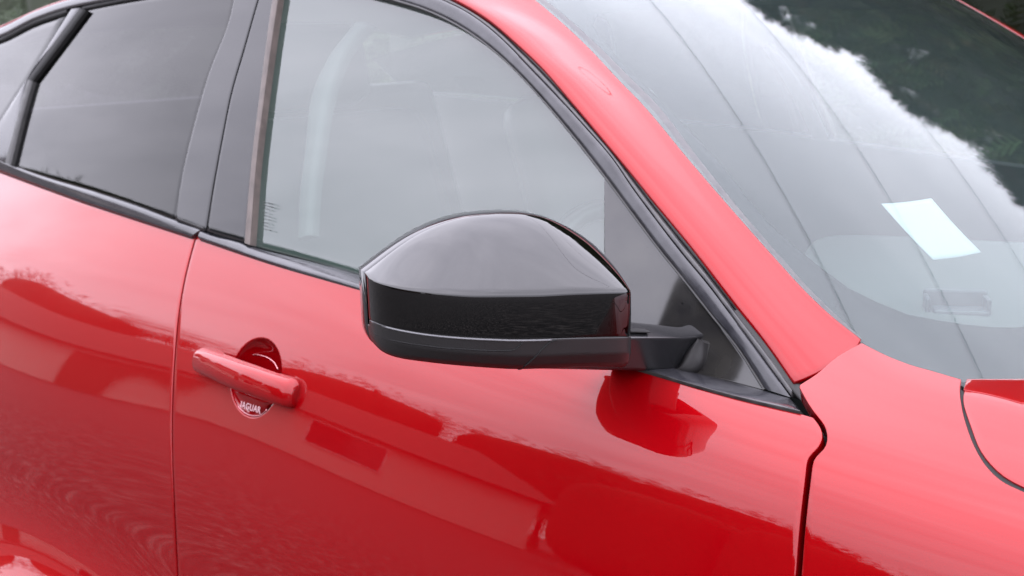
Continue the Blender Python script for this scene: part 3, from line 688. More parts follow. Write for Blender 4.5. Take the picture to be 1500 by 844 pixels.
# dashboard top with rolled near edge
dedge = [(1186, 372), (1192, 358), (1206, 349), (1232, 345), (1300, 346), (1400, 352), (1500, 356)]
rear = np.array([at_z(p, .99) for p in resample(dedge, 34)]); rear = np.vstack([[[-.46, .30, .97]], [[-.48, .45, .975]], [[-.48, .60, .98]], [[-.47, .72, .985]], [[-.45, .80, .99]], [[-.43, .85, .99]], rear])
rear[:, 0] = np.maximum(rear[:, 0], -.62)
fr = np.array([[.02+.14*(1-((y-.95)/.75)**2), y, .965] for y in rear[:, 1]])
dash = np.zeros((40, 16, 3))
for j in range(16):
    t_ = j/15; dash[:, j] = rear*(1-t_)+fr*t_; dash[:, j, 2] = np.minimum(.99+.012*math.sin(math.pi*t_), SW.w(dash[:, j, 0], dash[:, j, 1])-.03)
o = panel('dashboard', dash, nrm_grid(dash, like=(0, 0, 1)), DASHM, car, r=.012, depth=.16)
# vent block on the dashboard
c0 = at_z((1352, 470), .985); c1 = at_z((1462, 473), .985); ax = (c1-c0); L_ = np.linalg.norm(ax); ang_ = math.atan2(ax[1], ax[0])
bm = bmesh.new(); box(bm, (0, 0, .006), (L_, .05, .012), .002); box(bm, (-L_*.06, .02, .022), (L_*.86, .008, .034), .003); box(bm, (-L_*.02, -.004, .014), (L_*.74, .03, .010), .003)
for sx in (-.46, .34): box(bm, (L_*sx, .004, .020), (.006, .035, .026), .001)
vb = bm_obj('dash_vent_surround', bm, simple('slate_plastic', (.035, .037, .045), .5), car); vb.location = tuple((c0+c1)/2); vb.rotation_euler[2] = ang_
# seats
def seat(y):
    bm = bmesh.new(); box(bm, (0, 0, 0), (.50, .50, .16), .06); s_ = bm_obj('seat', bm, SEATM, car, True); s_.location = (-.85, y, .60)
    bm = bmesh.new(); box(bm, (0, 0, .31), (.13, .50, .60), .055); b_ = bm_obj('backrest', bm, SEATM, s_, True); b_.location = (-.27, 0, .04); b_.rotation_euler[1] = R(-20)
    bm = bmesh.new(); box(bm, (0, 0, 0), (.09, .27, .17), .04); b_ = bm_obj('headrest', bm, SEATM, s_, True); b_.location = (-.50, 0, .71); b_.rotation_euler[1] = R(-14)
seat(.56); seat(1.34)
bm = bmesh.new(); box(bm, (0, 0, 0), (.5, 1.3, .16), .06); s_ = bm_obj('rear_seat', bm, SEATM, car, True); s_.location = (-1.75, .95, .62)
bm = bmesh.new(); box(bm, (0, 0, .29), (.12, 1.3, .58), .05); b_ = bm_obj('backrest', bm, SEATM, s_, True); b_.location = (-.28, 0, .04); b_.rotation_euler[1] = R(-18)
# steering wheel
th_ = np.linspace(0, 2*math.pi, 49); cw = np.array([-.50, .55, .93]); tl = R(62)
ring = np.array([cw+.185*(math.cos(a)*np.array([0, 1, 0])+math.sin(a)*np.array([math.cos(tl)*-1, 0, math.sin(tl)])) for a in th_])
sw_ = tube('steering_wheel', ring, .016, TEXPL, car, 10)
for a in (0, math.pi, -math.pi/2): tube('spoke', np.array([cw, cw+.18*(math.cos(a)*np.array([0, 1, 0])+math.sin(a)*np.array([-math.cos(tl), 0, math.sin(tl)]))]), .014, TEXPL, sw_, 8)
# pale pillar trims inside, the near one seen through the driver's window
SGI = SideGlass(.085)
pa = on(SGI, [(520, 36), (480, 90), (455, 150), (448, 220), (440, 290), (438, 352)], 40); pb = on(SGI, [(545, 36), (508, 84), (484, 150), (472, 220), (463, 290), (460, 345)], 40)
sweep_strip('b_pillar_inner_trim', pa, pb, nrmat(SGI, pa), TRIM, car, bulge=.008, depth=.01)
q = [at_y(p, 1.66) for p in resample([(1118, 70), (1160, 140), (1190, 205), (1212, 274)], 30)]; q2 = [at_y(p, 1.66) for p in resample([(1128, 66), (1176, 130), (1212, 200), (1235, 276)], 30)]
sweep_strip('seat_belt', np.array(q), np.array(q2), np.tile([0, -1., 0], (30, 1)), TRIM, car, bulge=.003, depth=.004)
# makers' etching on the driver's glass: short grey strokes
for k in range(9):
    y0 = 296+k*5.0; x0_ = 384+(k % 3)*1.2; l_ = (16 if k < 2 else 11-(k % 4)*1.2)
    a2 = on(SG, [(x0_, y0), (x0_+l_, y0+l_*.22)], 4); nn = nrmat(SG, a2)
    sweep_strip('glass_etching', a2-nn*.0005, a2-nn*.0005+[0, 0, .0009], nn, TEXPL, bpy.data.objects['front_door_glass'], bulge=.0002, depth=.0002, m=3)

# ------------------------------------------------------------------ the door mirror
mN = np.array([.910, -.415, 0]); mN /= np.linalg.norm(mN); mA = np.array([.415, .910, 0]); mA /= np.linalg.norm(mA); mO = np.array([-.262, -.132, 0])
def mpt(a, z, d): a, z, d = np.broadcast_arrays(np.asarray(a, float), z, d); return mO+a[..., None]*mA+d[..., None]*mN+np.stack([0*z, 0*z, z], -1)
def mplane(p, d=0): r_ = ray(p); t_ = ((mO+mN*d-CAM)@mN)/(r_@mN); X = CAM+r_*t_; return np.array([(X-mO)@mA, X[2]])
TOPC = [(529, 403), (545, 391), (570, 372), (600, 351), (640, 330.5), (680, 318.5), (720, 313.5), (760, 312.5), (800, 319), (840, 337), (870, 359), (893, 385), (906, 406), (912, 424)]
top2 = np.array([mplane(p) for p in TOPC]); a0, a1 = top2[0, 0]+.0035, top2[-1, 0]-.021
CRS = [(500, 396), (533, 406), (560, 416), (600, 424), (650, 429), (700, 431.5), (780, 431), (850, 428), (905, 427), (960, 427)]
LOW = [(500, 455), (540, 467), (560, 475), (600, 484), (650, 490.5), (700, 494), (760, 496), (850, 494), (905, 493), (960, 492)]
BOTC = [(520, 430), (538, 466), (543, 486), (550, 502), (562, 517), (590, 528), (620, 533), (660, 538), (720, 543), (760, 545), (800, 544), (850, 542), (900, 541), (960, 541)]
DM = .074; AM = (a0+a1)/2; AW = (a1-a0)/2
def dep(a):
    s = np.clip((a-AM)/AW, -1, 1); nL, nR = 2.9, 14.0
    n_ = np.where(s < 0, nL, nR); return DM*np.clip(1-np.abs(s)**n_, 0, 1)**(1/n_)
def solve_z(a, d, curve):
    cx, cy = np.array(curve).T; f_ = pchip(cx, cy) if len(cx) > 2 else None; lo, hi = .90, 1.30
    for _ in range(40):
        m_ = (lo+hi)/2; p_ = project(mpt(a, m_, d)); 
        if p_[1] > float(f_(p_[0])): lo = m_
        else: hi = m_
    return m_
NA = 96; sa_ = -np.cos(np.linspace(0, math.pi, NA)); aa_ = AM+AW*sa_*.9995
zt = ncs(top2[:, 0], top2[:, 1])(aa_); dd_ = dep(aa_)
zc = np.array([solve_z(a, d, CRS) for a, d in zip(aa_, dd_)]); zl = np.array([solve_z(a, d, LOW) for a, d in zip(aa_, dd_)])
zb = np.array([solve_z(a, d*.80, BOTC) for a, d in zip(aa_, dd_)])
zc = np.minimum(zc, zt-.0005); zl = np.minimum(zl, zc-.001); zb = np.minimum(zb, zl-.001)
# cap: domed top, tight crease, upright face
rows_ = []
K = 26
for k in range(K+1):
    s = k/K; rows_.append(mpt(aa_, zt-(zt-zc)*(.22*s+.78*s**1.7)*.97, dd_*s*.985))
fil = [(.988, .985), (.996, 1.0), (1.0, 1.025), (1.002, 1.06)]
H_ = zc-zl
for fd, fz in fil: rows_.append(mpt(aa_, zc-(zt-zc)*(fz-1)*.8-.0004, dd_*fd))
for s in np.linspace(.14, 1, 14): rows_.append(mpt(aa_, zc-H_*s, dd_*(1.003+.012*math.sin(math.pi*s)-.02*s)))
PC = np.stack(rows_, 1)
wm = None
loopz = np.concatenate([np.stack([aa_, zt], -1), np.stack([aa_, zb], -1)[::-1]])
# back shell with the glass set into it
cen_ = np.array([AM, float(np.mean(zb+zt)/2)]); V = []; F = []; nL_ = len(loopz)
for sc, d in ((.995, -.001), (1.001, -.003), (1.004, -.012), (1.0, -.026), (.97, -.034), (.93, -.036), (.92, -.030)):
    q_ = cen_+(loopz-cen_)*sc; V.append(mpt(q_[:, 0], q_[:, 1], np.full(nL_, d)))
for i in range(6):
    for j in range(nL_): F.append([i*nL_+j, i*nL_+(j+1) % nL_, (i+1)*nL_+(j+1) % nL_, (i+1)*nL_+j])
V = np.concatenate(V)
wing_mirror = mesh_obj('wing_mirror', V, F, PIANO, car)
q_ = cen_+(loopz-cen_)*.925; V = mpt(q_[:, 0], q_[:, 1], np.full(nL_, -.031)); mg = mesh_obj('mirror_glass', V, [list(range(nL_))], MIRG, wing_mirror, False)
s_ = mg.modifiers.new('thickness', 'SOLIDIFY'); s_.thickness = .003
capo = panel('mirror_cap', PC, nrm_grid(PC, like=mN), CAPM, wing_mirror, r=.0006, depth=.003)
# lower shell: textured, from the cap edge round under to the back
def shellP(s, i=slice(None)):
    prof = np.interp(s, [0, .45, .75, .92, 1], [1.0, .985, .90, .80, .66])
    return mpt(aa_[i], zl[i]-.0016-(zl[i]-.0016-zb[i])*s, dd_[i]*prof*.995+.0004)
PS = np.stack([shellP(s) for s in np.linspace(0, 1, 22)]+[mpt(aa_, zb-.0005, dd_*f_) for f_ in (.5, .3, .12, 0)], 1)
sho = panel('lower_shell', PS, nrm_grid(PS, like=mN), TEXPL, wing_mirror, r=.0008, depth=.002)
def shell_hit(p, off=.0006):
    G_ = np.stack([shellP(s) for s in np.linspace(0, 1, 60)], 1); pr = project(G_.reshape(-1, 3)); k_ = np.argsort(((pr-np.array(p))**2).sum(1))[:4]
    w_ = 1/(((pr[k_]-np.array(p))**2).sum(1)+.05); X = (G_.reshape(-1, 3)[k_]*w_[:, None]).sum(0)/w_.sum(); return X+mN*off
def shell_line(name, pts, wd, mat, off=.0004, n=40):
    a_ = np.array([shell_hit(p, off) for p in resample(pts, n, smooth=False)]); k_ = np.ones(5)/5
    a_ = np.stack([np.convolve(np.pad(a_[:, c], 2, mode='edge'), k_, 'valid') for c in range(3)], -1)
    return tube(name, a_, wd, mat, wing_mirror, 6)
SEAM = simple('shadow_seam', (.002, .002, .002), .9)
shell_line('shell_seam', [(546, 487), (562, 496), (600, 503.5), (650, 510), (700, 513.5), (752, 514), (763, 509), (768, 499)], .0006, SEAM)
shell_line('shell_seam', [(816, 497), (806, 501), (795, 511), (780, 527), (758, 544)], .0007, SEAM)
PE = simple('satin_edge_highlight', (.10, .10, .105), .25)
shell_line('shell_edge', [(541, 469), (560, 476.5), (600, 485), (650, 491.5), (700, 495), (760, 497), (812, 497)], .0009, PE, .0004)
# arm: from the shell in to the sail panel
def lin(A_, B_, n): t_ = np.linspace(0, 1, n)[:, None]; return A_*(1-t_)+B_*t_
ft0 = shell_hit((800, 499), .0008); fb0 = shell_hit((766, 543), .0008); ft1 = SG.hit((1030, 495)); fb1 = SG.hit((1000, 545))
_q = mplane((822, 458), .014); bk0 = mpt(_q[0], _q[1], .014); bb0 = fb0-mN*.045+[0, 0, -.004]; bk1 = SG.hit((1014, 477)); bb1 = fb1+np.array([-.05, -.01, -.005])
n_ = 40; tt_ = np.linspace(0, 1, n_); flare = (np.clip((tt_-.86)/.14, 0, 1)**2)[:, None]
cF = lin(ft0, ft1, n_)+flare*np.array([.004, .004, .004]); cB = lin(fb0, fb1, n_); cR = lin(bk0, bk1, n_)+flare*np.array([-.004, .0, .004]); cQ = lin(bb0, bb1, n_)
cF[:, 2] += .001*np.sin(math.pi*tt_)
V = []; mseg = 0
def rr(c, prev, nxt, r_):
    a_ = (prev-c); a_ /= np.linalg.norm(a_); b_ = (nxt-c); b_ /= np.linalg.norm(b_)
    out_ = []
    for s in (0, .2, .4, .6, .8, 1): out_.append(c+a_*r_*(1-s)**2+b_*r_*s**2)
    return out_
for i in range(n_):
    sec = [cF[i], cB[i], cQ[i], cR[i]]; ring_ = []
    for k in range(4): ring_ += rr(sec[k], sec[k-1], sec[(k+1) % 4], (.0025, .007, .007, .010)[k])
    V += ring_; mseg = len(ring_)
F = [[i*mseg+j, i*mseg+(j+1) % mseg, (i+1)*mseg+(j+1) % mseg, (i+1)*mseg+j] for i in range(n_-1) for j in range(mseg)]+[list(range(mseg)), [(n_-1)*mseg+j for j in range(mseg)][::-1]]
arm = mesh_obj('mirror_arm', V, F, simple('satin_black_plastic', (.012, .012, .013), .2, bump=(1400, .15, .0004)), wing_mirror)
bm = bmesh.new(); bm.from_mesh(arm.data); bmesh.ops.recalc_face_normals(bm, faces=bm.faces); bm.to_mesh(arm.data); bm.free()
# slot in the top of the arm, and the moulded foot under it
sl = lin((cF[12]*.55+cR[12]*.45), (cF[24]*.55+cR[24]*.45), 8)+[0, 0, .0004]
sweep_strip('arm_slot', sl-mN*.010, sl+mN*.010, np.tile([0, 0, 1.], (8, 1)), SEAM, wing_mirror, bulge=.0005, depth=.001)
cR2 = lin(ft0*.3+bk0*.7, ft1*.3+bk1*.7, 40)[18:]
ftA = on(SG, [(975, 548), (1000, 540), (1012, 520), (1030, 498)], 20); ftB = on(SG, [(1000, 552), (1022, 548), (1036, 530), (1040, 505)], 20); nn = nrmat(SG, ftA)
sweep_strip('mirror_foot', ftA+nn*.012, ftB+nn*.002, nn, TEXPL, wing_mirror, bulge=.006, depth=.02)

# ------------------------------------------------------------------ door handle
def lift(p, s, S=SB):
    X = S.hit(p); n1_ = S.norm(np.array([S.par(X)]))[0]; d = ray(p); return X-d*s/abs(d@n1_), n1_
HC = [(283, 525), (300, 531), (320, 539), (345, 549), (370, 558), (395, 567), (410, 572), (422, 576), (430, 579)]
HH = pchip([0, .02, .12, .5, .9, .97, 1], [.014, .0185, .0200, .0208, .0205, .0180, .013])
HS = pchip([0, .1, .3, .5, .7, .9, 1], [.014, .021, .028, .030, .027, .020, .010])
HI = pchip([0, .14, .26, .5, .78, .88, 1], [-.004, -.004, .017, .019, .017, -.004, -.004])
V = []; nh = 70; cs_ = resample(HC, nh)
for i, p in enumerate(cs_):
    t_ = i/(nh-1); X, nn_ = lift(p, float(HS(t_))*.8); base_ = X-nn_*float(HS(t_))*.8
    up = hz; hh = float(HH(t_)); o_t = float(HS(t_)); i_t = float(HI(t_)); o_c = base_+nn_*o_t
    # section: lower rear, lower front, mid front, upper front, upper rear
    pts_ = [(-.9*hh, i_t), (-1.0*hh, i_t+.002), (-1.0*hh, o_t-.010), (-.93*hh, o_t-.005), (-.55*hh, o_t-.0012), (.1*hh, o_t), (.52*hh, o_t-.0010), (.74*hh, o_t-.0032), (.93*hh, o_t-.009), (1.0*hh, o_t-.015 if o_t > .02 else o_t*.4), (.98*hh, i_t+.001), (.9*hh, i_t)]
    for u_, v_ in pts_: V.append(base_+up*u_+nn_*max(v_, -.006))
ms = 12
F = [[i*ms+j, i*ms+(j+1) % ms, (i+1)*ms+(j+1) % ms, (i+1)*ms+j] for i in range(nh-1) for j in range(ms)]+[list(range(ms)), [(nh-1)*ms+j for j in range(ms)][::-1]]
handle = mesh_obj('door_handle', V, F, PAINT, front_door)
bm = bmesh.new(); bm.from_mesh(handle.data); bmesh.ops.recalc_face_normals(bm, faces=bm.faces); bm.to_mesh(handle.data); bm.free()
s_ = handle.modifiers.new('smooth', 'SUBSURF'); s_.levels = s_.render_levels = 2
# lip plate in the lower part of the recess with the embossed word, and edge highlights painted in as pale crescents
lp = [lift(p, -.011)[0] for p in resample([(341, 579), (345, 590), (353, 601), (366, 609), (380, 609), (390, 602), (396, 594)], 30)]
lq = [lift(p, -.004)[0] for p in resample([(341, 572), (352, 577), (366, 582), (378, 587), (388, 590), (394, 591), (397, 592)], 30)]
lp, lq = np.array(lp), np.array(lq); nn = nrmat(SB, lp)
plate = sweep_strip('recess_plate', lp, lq, nn, PAINT, front_door, bulge=.0006, depth=.004)
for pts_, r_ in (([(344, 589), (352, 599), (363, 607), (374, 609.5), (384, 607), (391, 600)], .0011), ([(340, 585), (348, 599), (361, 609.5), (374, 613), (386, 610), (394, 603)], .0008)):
    tube('recess_edge_glint', np.array([lift(p, -.0025)[0] for p in resample(pts_, 30)]), r_, simple('pink_edge_glint', (.5, .22, .24), .2, .9), front_door, 6)
tube('recess_edge_glint', np.array([lift(p, -.014)[0] for p in resample([(362, 524), (372, 519.5), (384, 521), (394, 525), (403, 533), (407, 541)], 30)]), .0007, simple('pink_edge_glint', (.85, .40, .42), .15, .9), front_door, 6)  # highlight inside the upper rim, drawn as a pale bead
fc = bpy.data.curves.new('lettering', 'FONT'); fc.body = 'JAGUAR'; fc.size = 1; fc.extrude = .03; fc.align_x = 'CENTER'; fc.align_y = 'CENTER'; fc.space_character = 1.12; fc.offset = .012
to = bpy.data.objects.new('lettering_source', fc); COL.objects.link(to); bpy.context.view_layer.update()
me = bpy.data.meshes.new_from_object(to.evaluated_get(bpy.context.evaluated_depsgraph_get())); bpy.data.objects.remove(to)
A3, B3 = lift((354, 592.5), -.0065)[0], lift((384, 602), -.0065)[0]; nn_ = nrmat(SB, [A3])[0]; ex_ = (B3-A3); wl_t = np.linalg.norm(ex_); ex_ /= wl_t
ey_ = np.cross(nn_, ex_); ey_ *= np.sign(ey_[2]); ez_ = np.cross(ex_, ey_); ez_ = ez_ if ez_@nn_ > 0 else -ez_
wx = max(v.co.x for v in me.vertices)-min(v.co.x for v in me.vertices); sc_t = wl_t/wx; mid = (A3+B3)/2+nn_*.0022
for v in me.vertices:
    c = v.co.copy(); v.co = Vector(mid+(ex_*c.x+ey_*c.y*1.0+ez_*c.z)*sc_t)
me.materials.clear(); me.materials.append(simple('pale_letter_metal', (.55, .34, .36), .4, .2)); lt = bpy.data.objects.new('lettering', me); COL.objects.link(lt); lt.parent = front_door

# ------------------------------------------------------------------ white paper behind the windscreen
SWp = Screen(-.012)
cor = [(1291, 299), (1364, 291), (1437, 370), (1367, 381)]; cp = [SWp.hit(p) for p in cor]
V = []; F = []; n_ = 13
for i in range(n_):
    for j in range(n_):
        u, v_ = i/(n_-1), j/(n_-1); X = (1-u)*(1-v_)*cp[0]+u*(1-v_)*cp[1]+u*v_*cp[2]+(1-u)*v_*cp[3]
        V.append(X-np.array([0, 0, 1])*(.0012*math.sin(math.pi*u)+.0015*math.sin(math.pi*v_)))
F = grid_faces(n_, n_)
base_ = np.array(V[0]); paper = mesh_obj('paper_sheet', np.array(V)-base_, F, simple('white_paper', (.33, .37, .37), .8)); paper.location = tuple(base_)
s_ = paper.modifiers.new('thickness', 'SOLIDIFY'); s_.thickness = .0006
tag(paper, 'blank white paper sheet tucked behind the windscreen glass above the dashboard', 'paper')

# ------------------------------------------------------------------ ground
def ground_mat():
    m, t, b = new_mat('gravelly_tarmac'); tc = t.nodes.new('ShaderNodeTexCoord')
    v = t.nodes.new('ShaderNodeTexVoronoi'); v.inputs['Scale'].default_value = 34; t.links.new(tc.outputs['Object'], v.inputs['Vector'])
    n = t.nodes.new('ShaderNodeTexNoise'); n.inputs['Scale'].default_value = 15; n.inputs['Detail'].default_value = 10; n.inputs['Roughness'].default_value = .7; t.links.new(tc.outputs['Object'], n.inputs['Vector'])
    r1 = ramp(t, v.outputs['Color'], [(.1, (.006, .005, .0045)), (.5, (.030, .026, .024)), (.9, (.11, .098, .086))])
    r2 = ramp(t, n.outputs['Fac'], [(.44, (.10, .09, .08)), (.54, (1, 1, 1))])
    mi = t.nodes.new('ShaderNodeMixRGB'); mi.blend_type = 'MULTIPLY'; mi.inputs[0].default_value = 1; t.links.new(r1.outputs[0], mi.inputs[1]); t.links.new(r2.outputs[0], mi.inputs[2])
    t.links.new(mi.outputs[0], b.inputs['Base Color']); b.inputs['Roughness'].default_value = .9
    bm = t.nodes.new('ShaderNodeBump'); bm.inputs['Strength'].default_value = .6; bm.inputs['Distance'].default_value = .01; t.links.new(v.outputs['Distance'], bm.inputs['Height']); t.links.new(bm.outputs[0], b.inputs['Normal']); return m
def sheet(name, c, s, z, mat, rz=0):
    V = []; 
    for sx, sy in ((-1, -1), (1, -1), (1, 1), (-1, 1)):
        x, y = sx*s[0]/2, sy*s[1]/2; V.append((c[0]+x*math.cos(rz)-y*math.sin(rz), c[1]+x*math.sin(rz)+y*math.cos(rz), z))
    return tag(mesh_obj(name, V, [[0, 1, 2, 3]], mat, None, False), kind='structure')
sheet('ground', (0, 0), (900, 900), 0, ground_mat())

# ------------------------------------------------------------------ conifers beyond the far side of the car
def foliage_mat(name, c0_, c1_, c2_):
    m, t, b = new_mat(name); b.inputs['Roughness'].default_value = .6
    tc = t.nodes.new('ShaderNodeTexCoord'); n = t.nodes.new('ShaderNodeTexNoise'); n.inputs['Scale'].default_value = 2.2; n.inputs['Detail'].default_value = 6; t.links.new(tc.outputs['Object'], n.inputs['Vector'])
    r = ramp(t, n.outputs['Fac'], [(.3, c0_), (.52, c1_), (.72, c2_)]); t.links.new(r.outputs[0], b.inputs['Base Color']); return m
CONIF = foliage_mat('conifer_foliage', (.018, .036, .012), (.034, .060, .016), (.09, .055, .018))
LEAF = foliage_mat('hedge_foliage', (.016, .03, .011), (.03, .055, .018), (.045, .065, .02))
BARK = simple('bark', (.09, .06, .04), .9, var=(12, .4), bump=(30, .6, .01))
rng = np.random.default_rng(5)
def sprays(C_, D_, L_, nl=9):
    """feathery flat fronds: C origins, D directions, L lengths -> verts, faces"""
    n = len(C_); V = []; F = []; up = np.array([0, 0, 1.])
    side = np.cross(D_, up+rng.normal(0, .5, (n, 3))); side /= np.linalg.norm(side, axis=1, keepdims=True)+1e-9
    nn = np.cross(side, D_)
    base = 0
    for k in range(nl):
        f_ = (k+.5)/nl; s = -1 if k % 2 else 1; droop = -.25*f_*f_
        o_ = C_+D_*(L_*f_)[:, None]+up*(L_*droop)[:, None]; w_ = L_*(.42*(1-f_)+.08)
        tip = o_+side*(s*w_*.75)[:, None]+D_*(w_*.8)[:, None]+nn*rng.normal(0, .03, (n, 1))*L_[:, None]
        a_ = o_-D_*(L_*.035)[:, None]; b_ = o_+D_*(L_*.055)[:, None]
        V += [a_, tip, b_]; idx = np.arange(n)
        F.append(np.stack([base+idx, base+n+idx, base+2*n+idx], 1)); base += 3*n
    return np.concatenate(V), np.concatenate(F)
def fast_mesh(name, V, F, mat, parent=None):
    me = bpy.data.meshes.new(name); me.vertices.add(len(V)); me.vertices.foreach_set('co', np.asarray(V, np.float32).ravel()); k = F.shape[1]
    me.loops.add(len(F)*k); me.loops.foreach_set('vertex_index', F.astype(np.int32).ravel()); me.polygons.add(len(F)); me.polygons.foreach_set('loop_start', np.arange(0, len(F)*k, k, dtype=np.int32)); me.update(calc_edges=True)
    me.materials.append(mat); o = bpy.data.objects.new(name, me); COL.objects.link(o)
    if parent is not None: o.parent = parent
    return o
def conifer(x, y, h, rad, label, n=8000):
    t = empty('conifer_tree', (x, y, 0), label, 'tree', 'conifers beyond the car')
    tube('trunk', [(0, 0, 0), (.03, 0, h*.5), (0, .02, h*.93)], [.16, .10, .02], BARK, t, 10)
    u = rng.random(n)**.8; z = .12+u*(h-.15); prof = np.clip(1-(z/h)**3.2, .02, 1)**.6*rad*(1+.18*np.sin(z*4+x)); th = rng.random(n)*2*math.pi
    prof *= 1+.13*np.sin(3*th+z*2.1)
    rr_ = prof*(1-.45*rng.random(n)**2); C_ = np.stack([rr_*np.cos(th), rr_*np.sin(th), z], 1)
    D_ = np.stack([np.cos(th), np.sin(th), .15+.9*(z/h)**2+.35*rng.random(n)], 1)+rng.normal(0, .25, (n, 3)); D_ /= np.linalg.norm(D_, axis=1, keepdims=True)
    V, F = sprays(C_, D_, .13+.20*rng.random(n)**1.5, 11)
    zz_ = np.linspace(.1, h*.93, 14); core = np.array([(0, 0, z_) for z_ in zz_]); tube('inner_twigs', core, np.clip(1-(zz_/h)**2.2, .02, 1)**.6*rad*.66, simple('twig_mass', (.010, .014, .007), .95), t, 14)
    fast_mesh('crown', V, F, CONIF, t)
    for k in range(14):
        a_ = k*2.4; z_ = h*(.12+.055*k); r_ = rad*.8*max(.1, 1-(z_/h)**2); tube('limb', [(0, 0, z_), (r_*.5*math.cos(a_), r_*.5*math.sin(a_), z_+.12), (r_*math.cos(a_), r_*math.sin(a_), z_+.45)], [.035, .022, .006], BARK, t, 6)
for i, (x, y, h, r_, lb) in enumerate([(-7.6, 7.4, 6.9, 1.9, 'conifer furthest to the left beyond the red car, mostly hidden by its roof'), (-5.2, 7.0, 6.6, 1.8, 'tall feathery conifer with browning sprays beyond the far windscreen pillar'), (-3.3, 6.6, 6.2, 1.6, 'tallest green conifer mirrored along the top left of the windscreen'), (-1.9, 6.4, 5.5, 1.5, 'conifer mirrored above the middle of the windscreen'), (-.6, 6.3, 5.0, 1.5, 'dark conifer mirrored across the top right of the windscreen'), (.7, 6.3, 4.75, 1.5, 'dark conifer whose frond tips are mirrored at the right of the windscreen'), (2.1, 6.5, 4.5, 1.6, 'lower conifer mirrored past the right side of the windscreen'), (4.2, 6.8, 4.5, 1.7, 'small conifer behind the bonnet, second from the right end'), (6.4, 7.0, 4.8, 1.7, 'conifer furthest to the right, out past the bonnet')]):
    conifer(x, y, h, r_, lb)

# ------------------------------------------------------------------ overhead cables (seen mirrored in the windscreen)
CABM = simple('black_cable', (.01, .01, .01), .6)
for (x0_, y0_), (x1_, y1_), lb in (((-2.79, 6.80), (2.28, 4.50), 'thin black overhead cable nearest the car, mirrored as the left line in the windscreen'), ((-2.87, 8.95), (3.53, 5.85), 'thin black overhead cable between the two others, mirrored across the middle of the windscreen'), ((-3.13, 11.35), (2.48, 8.75), 'thin black overhead cable furthest from the car, mirrored as the right line in the windscreen')):
    d = np.array([x1_-x0_, y1_-y0_]); d /= np.linalg.norm(d); m_ = np.array([(x0_+x1_)/2, (y0_+y1_)/2]); s = np.linspace(-26, 10, 31)
    c = tube('overhead_cable', np.stack([m_[0]+d[0]*s, m_[1]+d[1]*s, 8+.0012*s*s], 1), .0070, CABM, None, 6); tag(c, lb, 'cable', 'cables over the drive')

# ------------------------------------------------------------------ bungalow, garden wall, hedge and trees across the drive (mirrored in the doors)
A2, B2 = np.array([-27.5, -6.0]), np.array([-15.4, -20.0]); hd = (B2-A2)/np.linalg.norm(B2-A2); ha = math.atan2(hd[1], hd[0]); hm = (A2+B2)/2; hL = np.linalg.norm(B2-A2)
out2 = np.array([-hd[1], hd[0]]); out2 = out2 if out2@(-hm) > 0 else -out2
hs = empty('bungalow', (hm[0], hm[1], 0), 'cream rendered bungalow with dark tiled roof across the drive, mirrored in the doors', 'house'); hs.rotation_euler[2] = ha
sg = 1 if (Matrix.Rotation(-ha, 3, 'Z') @ Vector((*out2, 0))).y > 0 else -1
REND = simple('cream_render', (.50, .44, .38), .9, var=(3, .08)); TILE = simple('dark_roof_tiles', (.07, .05, .04), .85, var=(6, .3)); WIN = simple('dark_window_glass', (.02, .025, .03), .05); FRM = simple('white_window_frame', (.75, .75, .73), .5)
one_box('wall', (0, -sg*3.5, 1.2), (hL, 7, 2.4), REND, hs)
V = [(-hL/2-.4, sg*.5, 2.35), (hL/2+.4, sg*.5, 2.35), (hL/2+.4, -sg*7.5, 2.35), (-hL/2-.4, -sg*7.5, 2.35), (-hL/2+1.5, -sg*3.5, 4.3), (hL/2-1.5, -sg*3.5, 4.3)]
mesh_obj('roof', V, [[0, 1, 5, 4], [1, 2, 5], [2, 3, 4, 5], [3, 0, 4], [0, 3, 2, 1]], TILE, hs, False)
for k, (xw, ww) in enumerate(((-7.4, 1.8), (4.0, 2.5))):
    f_ = one_box('window', (xw, sg*.02, 1.5), (ww, .10, 1.25), FRM, hs); one_box('pane', (xw, sg*.06, 1.5), (ww-.10, .05, 1.15), WIN, f_)
one_box('door', (.1, sg*.02, 1.02), (.95, .10, 2.04), simple('brown_door', (.12, .06, .04), .5), hs)
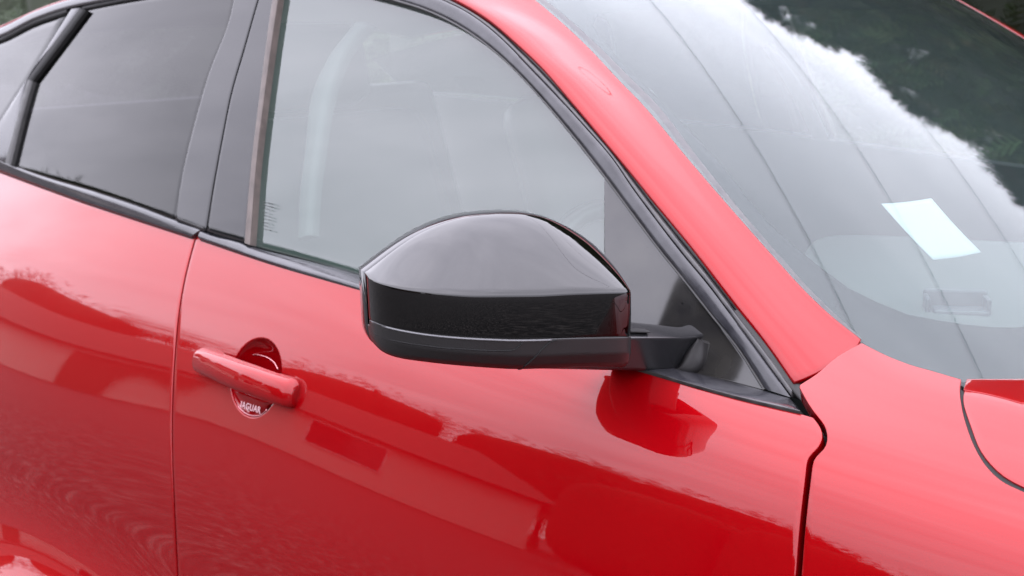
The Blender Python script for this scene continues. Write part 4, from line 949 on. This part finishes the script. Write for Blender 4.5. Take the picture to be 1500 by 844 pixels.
def bush(name, c, s, label, cat, n=2500, mat=LEAF, lv=.16, rz=0, group=None, trunk=0):
    t = empty(name, (c[0], c[1], 0), label, cat, group); t.rotation_euler[2] = rz
    P_ = rng.normal(0, 1, (n, 3)); P_ /= np.linalg.norm(P_, axis=1, keepdims=True); pw = .55
    P_ = np.sign(P_)*np.abs(P_)**pw*(1-.25*rng.random((n, 1))**2); nse = 1+.12*np.sin(P_[:, :1]*9+P_[:, 2:]*5)+.08*np.sin(P_[:, 1:2]*13)
    C_ = P_*nse*np.array([s[0]/2, s[1]/2, (s[2]-trunk)/2])/1.0+[0, 0, trunk+(s[2]-trunk)/2]; C_[:, 2] = np.maximum(C_[:, 2], .03)
    D_ = P_+rng.normal(0, .5, (n, 3)); D_ /= np.linalg.norm(D_, axis=1, keepdims=True)
    V, F = sprays(C_, D_, lv*(.7+.8*rng.random(n)), 7); fast_mesh('foliage' if not trunk else 'crown', V, F, mat, t)
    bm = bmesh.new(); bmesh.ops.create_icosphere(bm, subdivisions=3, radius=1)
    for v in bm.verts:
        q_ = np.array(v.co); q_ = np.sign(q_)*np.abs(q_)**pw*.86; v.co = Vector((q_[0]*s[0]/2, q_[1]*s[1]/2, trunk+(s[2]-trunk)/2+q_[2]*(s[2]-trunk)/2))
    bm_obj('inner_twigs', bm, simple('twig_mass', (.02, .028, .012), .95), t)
    if trunk: tube('trunk', [(0, 0, 0), (.05, .05, trunk*.6), (0, 0, trunk+.6)], [.22, .16, .10], BARK, t, 10)
    else: tube('stem', [(0, 0, 0), (0, 0, s[2]*.5)], [.06, .03], BARK, t, 6)
HED = 'tall hedge plants along the drive'
for i in range(3):
    x = -9.3+i*3.1; y = -14.6+i*.55; bush('hedge_plant', (x, y), (3.7, 2.0, 3.75+.25*math.sin(i*2.1)), ['ragged', 'clipped'][i % 2]+' dark green hedge plant '+['next to the bungalow end of the row', 'second from the bungalow end', 'third from the bungalow end', 'fourth from the bungalow end', 'in the middle of the row', 'just right of the row middle', 'third from the far end', 'second from the far end', 'at the far end of the row'][i], 'hedge', 1600, rz=R(10), group=HED)
for i, (x, y, s, h) in enumerate([(-38, -8, 9, 6.6), (-35, -17, 8, 7.7), (-29, -24, 8, 8.6), (-22, -29, 8, 8.2), (-14, -26, 7, 7.4)]):
    bush('garden_tree', (x, y), (s, s, h), ['round bushy tree left of the bungalow roof', 'lower round tree just behind the bungalow', 'broad tree behind the middle of the bungalow', 'tall broad tree behind the right end of the bungalow', 'tall tree between the bungalow and the hedge'][i], 'tree', 2500, lv=.5, group='trees behind the bungalow', trunk=1.5)
for i, (x, y, s_x, h) in enumerate([(-11.5, 7.6, 5.0, 5.2), (-16.5, 8.2, 6.0, 5.6), (-22.5, 9.0, 7.0, 6.0), (-30, 10.5, 9.0, 6.5)]):
    bush('hedge_plant', (x, y), (s_x, 2.6, h), 'tall dark hedge plant behind the car, '+['next to the conifers', 'second beyond the conifers', 'third beyond the conifers', 'furthest from the conifers'][i], 'hedge', 2200, lv=.3, group='hedge plants behind the car')

ob = empty('outbuilding', (4.5, -15.5, 0), 'long low brown outbuilding with straight tiled roof, mirrored in the front door and wing', 'building')
one_box('wall', (0, -2.5, 1.1), (26, 5, 2.2), simple('brown_brick', (.07, .04, .03), .9, var=(5, .3)), ob)
V = [(-13.4, .4, 2.1), (13.4, .4, 2.1), (13.4, -2.5, 3.9), (-13.4, -2.5, 3.9), (13.4, -5.4, 2.1), (-13.4, -5.4, 2.1)]
mesh_obj('roof', V, [[0, 1, 2, 3], [3, 2, 4, 5], [1, 4, 2], [0, 3, 5], [0, 5, 4, 1]], TILE, ob, False)
for xw, ww in ((-9, 2.2), (-3.5, 1.2), (2, 1.2), (8, 2.4)):
    f_ = one_box('door' if ww > 2 else 'window', (xw, .02, 1.0 if ww > 2 else 1.35), (ww, .08, 2.0 if ww > 2 else .8), FRM if ww > 2 else WIN, ob)
